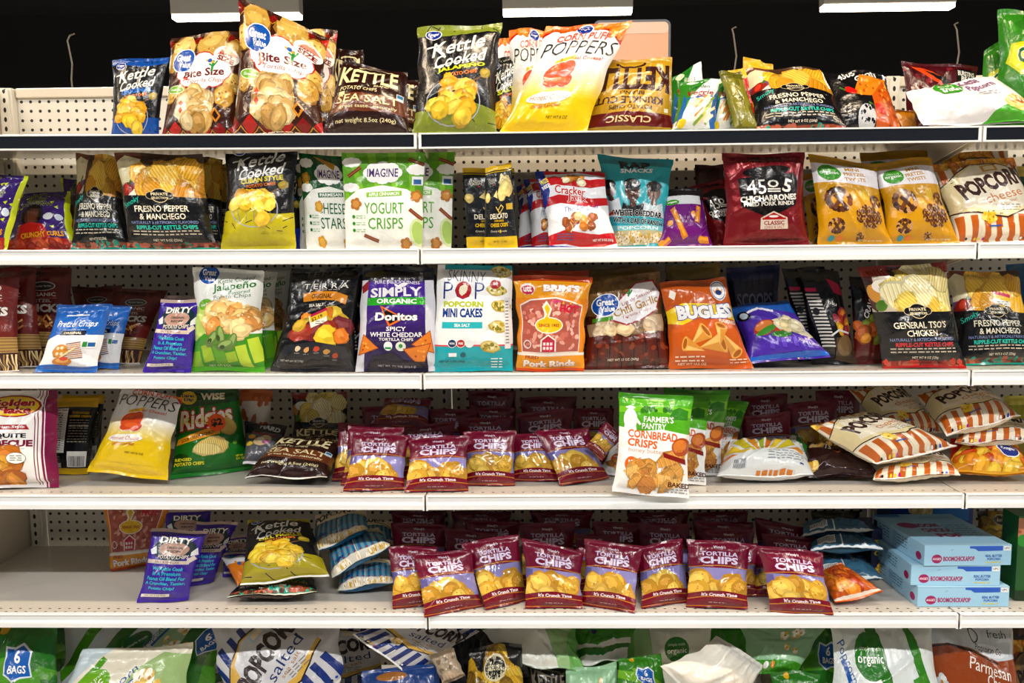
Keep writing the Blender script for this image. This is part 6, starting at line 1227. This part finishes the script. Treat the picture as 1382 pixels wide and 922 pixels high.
bag('popcorn_bag', des(d_darkyel, 4), 'dark bag standing in the shade at the back right of the blue boxes', 5, (1318, 690), (1375, 690), 1378, 1320, .38, .40, .05, 'snack bag')
# ---- boxes of popcorn
M_CARD = mat('coated cardboard', rough=.35, coat=.15, bump=.05, bscale=30, attr=True)
def box(name, label, F4, back, height, front, topd, side, base, group=None, cat='box of popcorn'):
    """F4: front bottom left and right corners (world), back: depth vector; printed front, top and side"""
    A, B = F4; up_v = np.array([0, 0, height]); e = empty(name, tuple((A+B)/2+back/2)); tag(e, label, cat, group); org = (A+B)/2+back/2
    n0 = base; V, Nn, T, C = [], [], [], []; k = 0
    faces = [(A, B, front), (B, B+back, None), (B+back, A+back, None), (A+back, A, side)]
    quads = [(p, q, q+up_v, p+up_v, d) for p, q, d in faces]+[(A+up_v, B+up_v, B+up_v+back, A+up_v+back, topd), (A+back, B+back, B, A, None)]
    for p, q, r_, s_, d in quads:
        n = np.cross(q-p, s_-p); n = n/np.linalg.norm(n); ts, cs = [np.array([[[0, 0], [1, 0], [1, 1]], [[0, 0], [1, 1], [0, 1]]], float)], [np.tile(lin(base), (2, 1))]; off = [np.zeros(2)]
        if d:
            for i, (t, c) in enumerate(zip(d.t, d.c)): ts.append(np.clip(t, 0, 1)); cs.append(np.tile(c, (len(t), 1))); off.append(np.full(len(t), .0002+.00003*i))
        t = np.concatenate(ts); o = np.concatenate(off); c = np.concatenate(cs)
        ar = np.cross(t[:, 1]-t[:, 0], t[:, 2]-t[:, 0]); ng = ar < 0; t[ng] = t[ng][:, ::-1]
        P = p+(q-p)*t[..., :1]+(s_-p)*t[..., 1:]+n*o[:, None, None]; P = P.reshape(-1, 3)-org
        V.append(P); Nn.append(np.tile(n, (len(P), 1))); T.append(np.arange(len(P)).reshape(-1, 3)+k); C.append(c); k += len(P)
    make_mesh('carton', np.concatenate(V), np.concatenate(Nn), np.concatenate(T), np.concatenate(C), M_CARD, e, (0, 0, 0))
    fl = MB()
    for p, q in ((A, B),): fl.add([tuple(p-org+[0, -.0006, height*.985]), tuple(q-org+[0, -.0006, height*.985]), tuple(q-org+[0, -.0006, height*1.006]), tuple(p-org+[0, -.0006, height*1.006]), tuple(p-org+[0, .012, height*1.006]), tuple(q-org+[0, .012, height*1.006])], [(0, 1, 2, 3), (3, 2, 5, 4)])
    fl.build('flap', mat('pale blue card', base, .4), e)
    return e
def bx_front():
    d = D(118, 29, '#a9d2ea', 1)
    d.E(.145, .33, .06, .22, '#a8186c'); d.T("ANGIE'S", .145, .33, .1, .12, '#f4e3ee', .02); d.T('BOOMCHICKAPOP', .40, .33, .36, .24, '#b01a6e', .04); d.T('REAL BUTTER', .80, .46, .19, .13, '#1d5fb8', .03, .1); d.T('POPCORN', .80, .30, .15, .12, '#1d5fb8', .03, .1)
    d.P([(.52, .95), (.9, .95), (.9, .72), (.62, .70), (.58, .82), (.52, .84)], '#2468c8'); d.R(.91, .72, .99, .95, '#e9edf0'); d.T('UPC', .95, .84, .06, .1, '#333', .02); d.lines(.8, .12, .18, 1, .05, '#d9d24a', 1); d.L([(.3, .75), (.33, .8)], .004, '#6f8ea2'); return d
def bx_top():
    d = D(118, 150, '#a9d2ea', 1); d.T('BOOM', .42, .62, .3, .12, '#a8186c', .06); d.T('CHICKA', .45, .46, .36, .12, '#a8186c', .06); d.T('POP', .5, .3, .3, .12, '#a8186c', .06); d.E(.2, .62, .12, .09, '#a8186c'); d.lines(.75, .6, .3, 6, .06, '#5d9ac4'); d.R(.0, .9, .3, .98, '#3f86c8'); d.lines(.72, .88, .4, 2, .04, '#7fa8c4'); return d
def bx_side():
    d = D(150, 29, '#9cc8e2', 1); d.E(.9, .35, .05, .2, '#a8186c'); d.R(.03, .3, .1, .8, '#2a3f4f'); d.lines(.25, .75, .2, 4, .15, '#5d86a2'); d.lines(.6, .75, .2, 4, .15, '#5d86a2'); d.R(.42, .1, .5, .9, '#8fbcd8'); return d
zz = deck(5, 1.2); H_ = .0485
for i, (xl, xr, py, s) in enumerate(((1238, 1361, 813, 'bottom'), (1229, 1349, 783, 'middle'), (1247, 1364, 756, 'top'))):
    z = zz+.0015+i*(H_+.0012); Y0 = (.035, .042, .035)[i]
    A = np.array([x_at(xl, Y0, z), Y0, z]); B = np.array([x_at(xr, Y0+(0, -.004, .004)[i], z), Y0+(0, -.004, .004)[i], z])
    box('popcorn_box', f'pale blue popcorn box with plum lettering, {s} of the stack of three', (A, B), np.array([-.02+.01*i-(.03 if i == 2 else 0), .235, 0]), H_, bx_front(), bx_top(), bx_side(), '#a9d2ea', 'pale blue popcorn boxes')
Y0 = .325; A = np.array([x_at(1203, Y0, zz+.11), Y0, zz+.0015]); B = np.array([x_at(1313, Y0, zz+.11), Y0, zz+.0015])
def bx_dark():
    d = D(118, 60, '#1f5fb8', 1); d.chips(.3, .9, .2, .1, 5, .07, PALE); d.R(.5, .7, .95, .95, '#2f86d0'); d.T('LIGHT', .5, .4, .4, .2, '#e9e23a', .03); return d
box('popcorn_box', 'deep blue popcorn box standing behind the stack of three', (A, B), np.array([-.005, .085, 0]), .162, bx_dark(), None, None, '#1f4f9c')
A2 = A.copy(); A2[2] += .165; B2 = B.copy(); B2[2] += .165
box('popcorn_box', 'pale blue popcorn box lying on top of the deep blue one at the back', (A2, B2), np.array([-.005, .085, 0]), H_, bx_front(), None, None, '#a9d2ea', 'pale blue popcorn boxes')
def bx_p():
    d = D(24, 80, '#1f3f9c', 2); d.T('P', .5, .72, .6, .12, '#e9e23a', .04); d.T('O', .5, .5, .6, .12, '#e9e23a', .04); d.chips(.5, .2, .4, .15, 8, .2, YEL); return d
A = np.array([x_at(1176, .22, zz+.06), .22, zz+.0015]); B = np.array([x_at(1194, .22, zz+.06), .22, zz+.0015])
box('snack_box', 'narrow blue and yellow carton standing between the slate blue bags and the popcorn boxes', (A, B), np.array([.0, .1, 0]), .125, bx_p(), None, None, '#24306a', cat='snack box')
def bx_grn():
    d = D(60, 120, '#1d7a2c', 2); d.R(0, .72, 1, 1, '#c98a6a'); d.R(.0, 0, 1, .12, '#14401c'); d.specks(0, .8, 1, 1, 20, .08, ['#a85a3a', '#e0b090']); d.E(.5, .72, .6, .1, '#2f9a3a'); d.T('POP', .6, .5, .6, .1, '#f0f0e4', .02); return d
A = np.array([x_at(1369, .07, zz), .07, zz+.0015]); B = np.array([x_at(1440, .06, zz), .06, zz+.0015])
box('snack_box', 'green carton standing at the right edge of the fifth shelf', (A, B), np.array([.0, .07, 0]), .205, bx_grn(), None, None, '#1d6a2c', cat='snack box')
# ================================================================= base shelf
GX = 'organic popcorn bags on the base shelf'
def low(name, d, label, tl, tr, br, bl, Y, T=.07, cat=POPB, group=None, **kw):
    return bag(name, d, label, 6, tl, tr, br, bl, Y, None, T, cat, group, free=True, **{'m': 'gloss', 'wr': 1.7, **kw})
low('popcorn_bag', des(d_six, 1), 'dark green popcorn bag with a blue badge in the lower left corner', (-22, 841), (78, 841), (84, 1015), (-14, 1015), (.05, .05, .14, .14), .08, group=GX)
low('popcorn_bag', des(d_backpop, 3), 'white and green striped popcorn bag behind the large organic one at the lower left', (88, 841), (318, 841), (276, 1015), (56, 1015), (.13, .13, .20, .20), .06, group=GX)
low('popcorn_bag', des(d_orgpop), 'large cream and lime organic popcorn bag lying in front at the lower left', (112, 878), (262, 868), (250, 1035), (20, 1035), (-.0, .0, .09, .09), .08, group=GX)
GN = 'navy striped salted popcorn bags on the base shelf'
low('popcorn_bag', shift(turned(des(d_popc, 11, '#243f86', 'salted', '#26407c', '#d9b45a', '#3a2a2a', '#cfcfd2'), 42, .85), .14), 'navy striped salted popcorn bag with dark lettering on the base shelf', (284, 841), (458, 841), (485, 1010), (300, 1025), (.03, .03, .14, .14), .08, group=GN)
low('popcorn_bag', des(d_popc, 12, '#243f86', 'salted', '#26407c', '#d9b45a', '#3a2a2a', '#cfcfd2'), 'navy striped popcorn bag lying on its side, resting on the bright blue bag', (566, 815), (648, 852), (556, 916), (476, 856), (.06, .06, .15, .15), .055, group=GN)
low('popcorn_bag', des(d_bluepop), 'bright blue bag under the tilted navy striped popcorn bag', (488, 904), (592, 898), (612, 1020), (476, 1020), (-.01, -.01, .07, .07), .06, cat='snack bag')
low('snack_bag', des(d_plain, '#b5a48e', 13, '#8a7a66'), 'crumpled beige bag between the navy striped bag and the dark chip bag', (578, 884), (612, 874), (628, 912), (598, 925), (.03, .03, .06, .06), .03, cat='snack bag')
low('potato_chip_bag', des(d_plain, '#1d1c20', 14, '#2a282c'), 'black bag in the shade between the navy bags and the yellow ripple chips', (592, 841), (658, 841), (655, 1000), (596, 1000), (.19, .19, .24, .24), .045, cat=POT)
low('potato_chip_bag', des(d_darkyel), 'black bag with yellow ripple chips lying on the base shelf', (634, 874), (704, 868), (722, 1020), (612, 1020), (.03, .03, .10, .10), .06, cat=POT)
low('potato_chip_bag', des(d_kbrand, 9, '#2a1c16', 'CHILI', '#17110f', '#8d8474'), 'dark brown bag with faint lettering right of the yellow ripple chips', (710, 892), (768, 898), (775, 1020), (722, 1020), (.09, .09, .15, .15), .045, cat=POT)
low('popcorn_bag', des(d_wgreen, 2, False, 'b'), 'crumpled white popcorn bag with a pale green end, behind the yellow ripple chips', (638, 841), (778, 841), (790, 908), (688, 896), (.10, .10, .20, .20), .06, group=GX, flip=True)
low('popcorn_bag', des(d_wgreen, 3, False, 'c'), 'green and white folded popcorn bag right of the crumpled white one', (768, 850), (862, 842), (846, 888), (782, 900), (.13, .13, .22, .22), .05, group=GX)
low('popcorn_bag', des(d_wgreen, 4, False, 'd'), 'pale green popcorn bag low down below the green and white folded one', (764, 904), (832, 894), (850, 1010), (752, 1010), (.03, .03, .11, .11), .06, group=GX)
low('popcorn_bag', des(d_wgreen, 5, True, 'b'), 'white and green popcorn bag with a round green logo, mid base shelf', (828, 841), (961, 841), (968, 935), (838, 960), (.18, .18, .26, .26), .06, group=GX)
low('popcorn_bag', des(d_six, 4, '#3f8a24', '#7cb82f'), 'green and white torn looking popcorn bag left of the white diagonal one', (834, 888), (892, 884), (915, 1000), (828, 940), (.05, .05, .11, .11), .045, group=GX)
low('popcorn_bag', des(d_plain, '#e6e2d8', 15, '#d9d8d2'), 'plain white popcorn bag lying diagonally with a lime corner', (970, 858), (1030, 900), (985, 1000), (892, 900), (.0, .0, .08, .08), .06, group=GX)
low('popcorn_bag', des(d_wgreen, 6, False, 'd'), 'pale green popcorn bag with white popcorn pictures on the base shelf', (996, 841), (1120, 841), (1074, 914), (1012, 908), (.10, .10, .19, .19), .055, group=GX)
low('popcorn_bag', des(d_six, 2), 'green popcorn bag with a blue badge between the pale green and white ones', (1080, 841), (1142, 841), (1152, 985), (1070, 970), (.15, .15, .22, .22), .05, group=GX)
low('popcorn_bag', des(d_six, 3), 'green popcorn bag at the very bottom, only its blue badge showing', (1040, 906), (1106, 908), (1108, 1020), (1040, 1020), (.03, .03, .09, .09), .045, group=GX)
low('popcorn_bag', des(d_pop6, 1), 'white popcorn bag with green stripes and a round green logo at the lower right', (1122, 841), (1256, 841), (1290, 1010), (1112, 1010), (.02, .02, .12, .12), .075, group=GX)
low('popcorn_bag', des(d_parm), 'brown Parmesan popcorn bag at the lower right', (1242, 841), (1366, 841), (1392, 1010), (1268, 1010), (.05, .05, .14, .14), .065)
low('popcorn_bag', des(d_popc, 13, '#a8521c', 'cheese', '#b5642a', '#8a6a3a', '#2a1a16', '#6b5a44'), 'dark striped popcorn bag in the lower right corner', (1352, 866), (1420, 858), (1440, 1010), (1370, 1010), (.12, .12, .19, .19), .05)
if 'sc' in _tc: bpy.data.scenes.remove(_tc['sc'])
for i, (d_, s, x0, x1) in enumerate(((des(d_six, 6), 'dark green popcorn bag deep behind the striped organic ones at the lower left', 60, 190), (des(d_wgreen, 8, False, 'c'), 'green and white popcorn bag in the shade left of the navy lettered one', 225, 330), (des(d_popc, 14, '#243f86', 'salted', '#26407c', '#d9b45a', '#3a2a2a', '#cfcfd2'), 'navy striped popcorn bag in the shade between the two front navy ones', 400, 520), (des(d_plain, '#2a1a18', 16, '#3c2620'), 'dark brown bag in the shade behind the dark chip bags', 590, 720), (des(d_six, 7), 'green popcorn bag in the shade behind the folded green and white one', 745, 880), (des(d_wgreen, 9, False, 'c'), 'green and white popcorn bag in the shade behind the white diagonal bag', 905, 1030), (des(d_six, 8), 'dark green popcorn bag in the shade behind the blue badges', 1040, 1150), (des(d_plain, '#3a2418', 17, '#5a3a22'), 'dark bag in the shade behind the brown Parmesan popcorn bag', 1225, 1400))):
    low('popcorn_bag', d_, s, (x0, 841), (x1, 841), (x1, 1000), (x0, 1000), (.31, .31, .36, .36), .06, POPB, 'bags at the back of the base shelf')
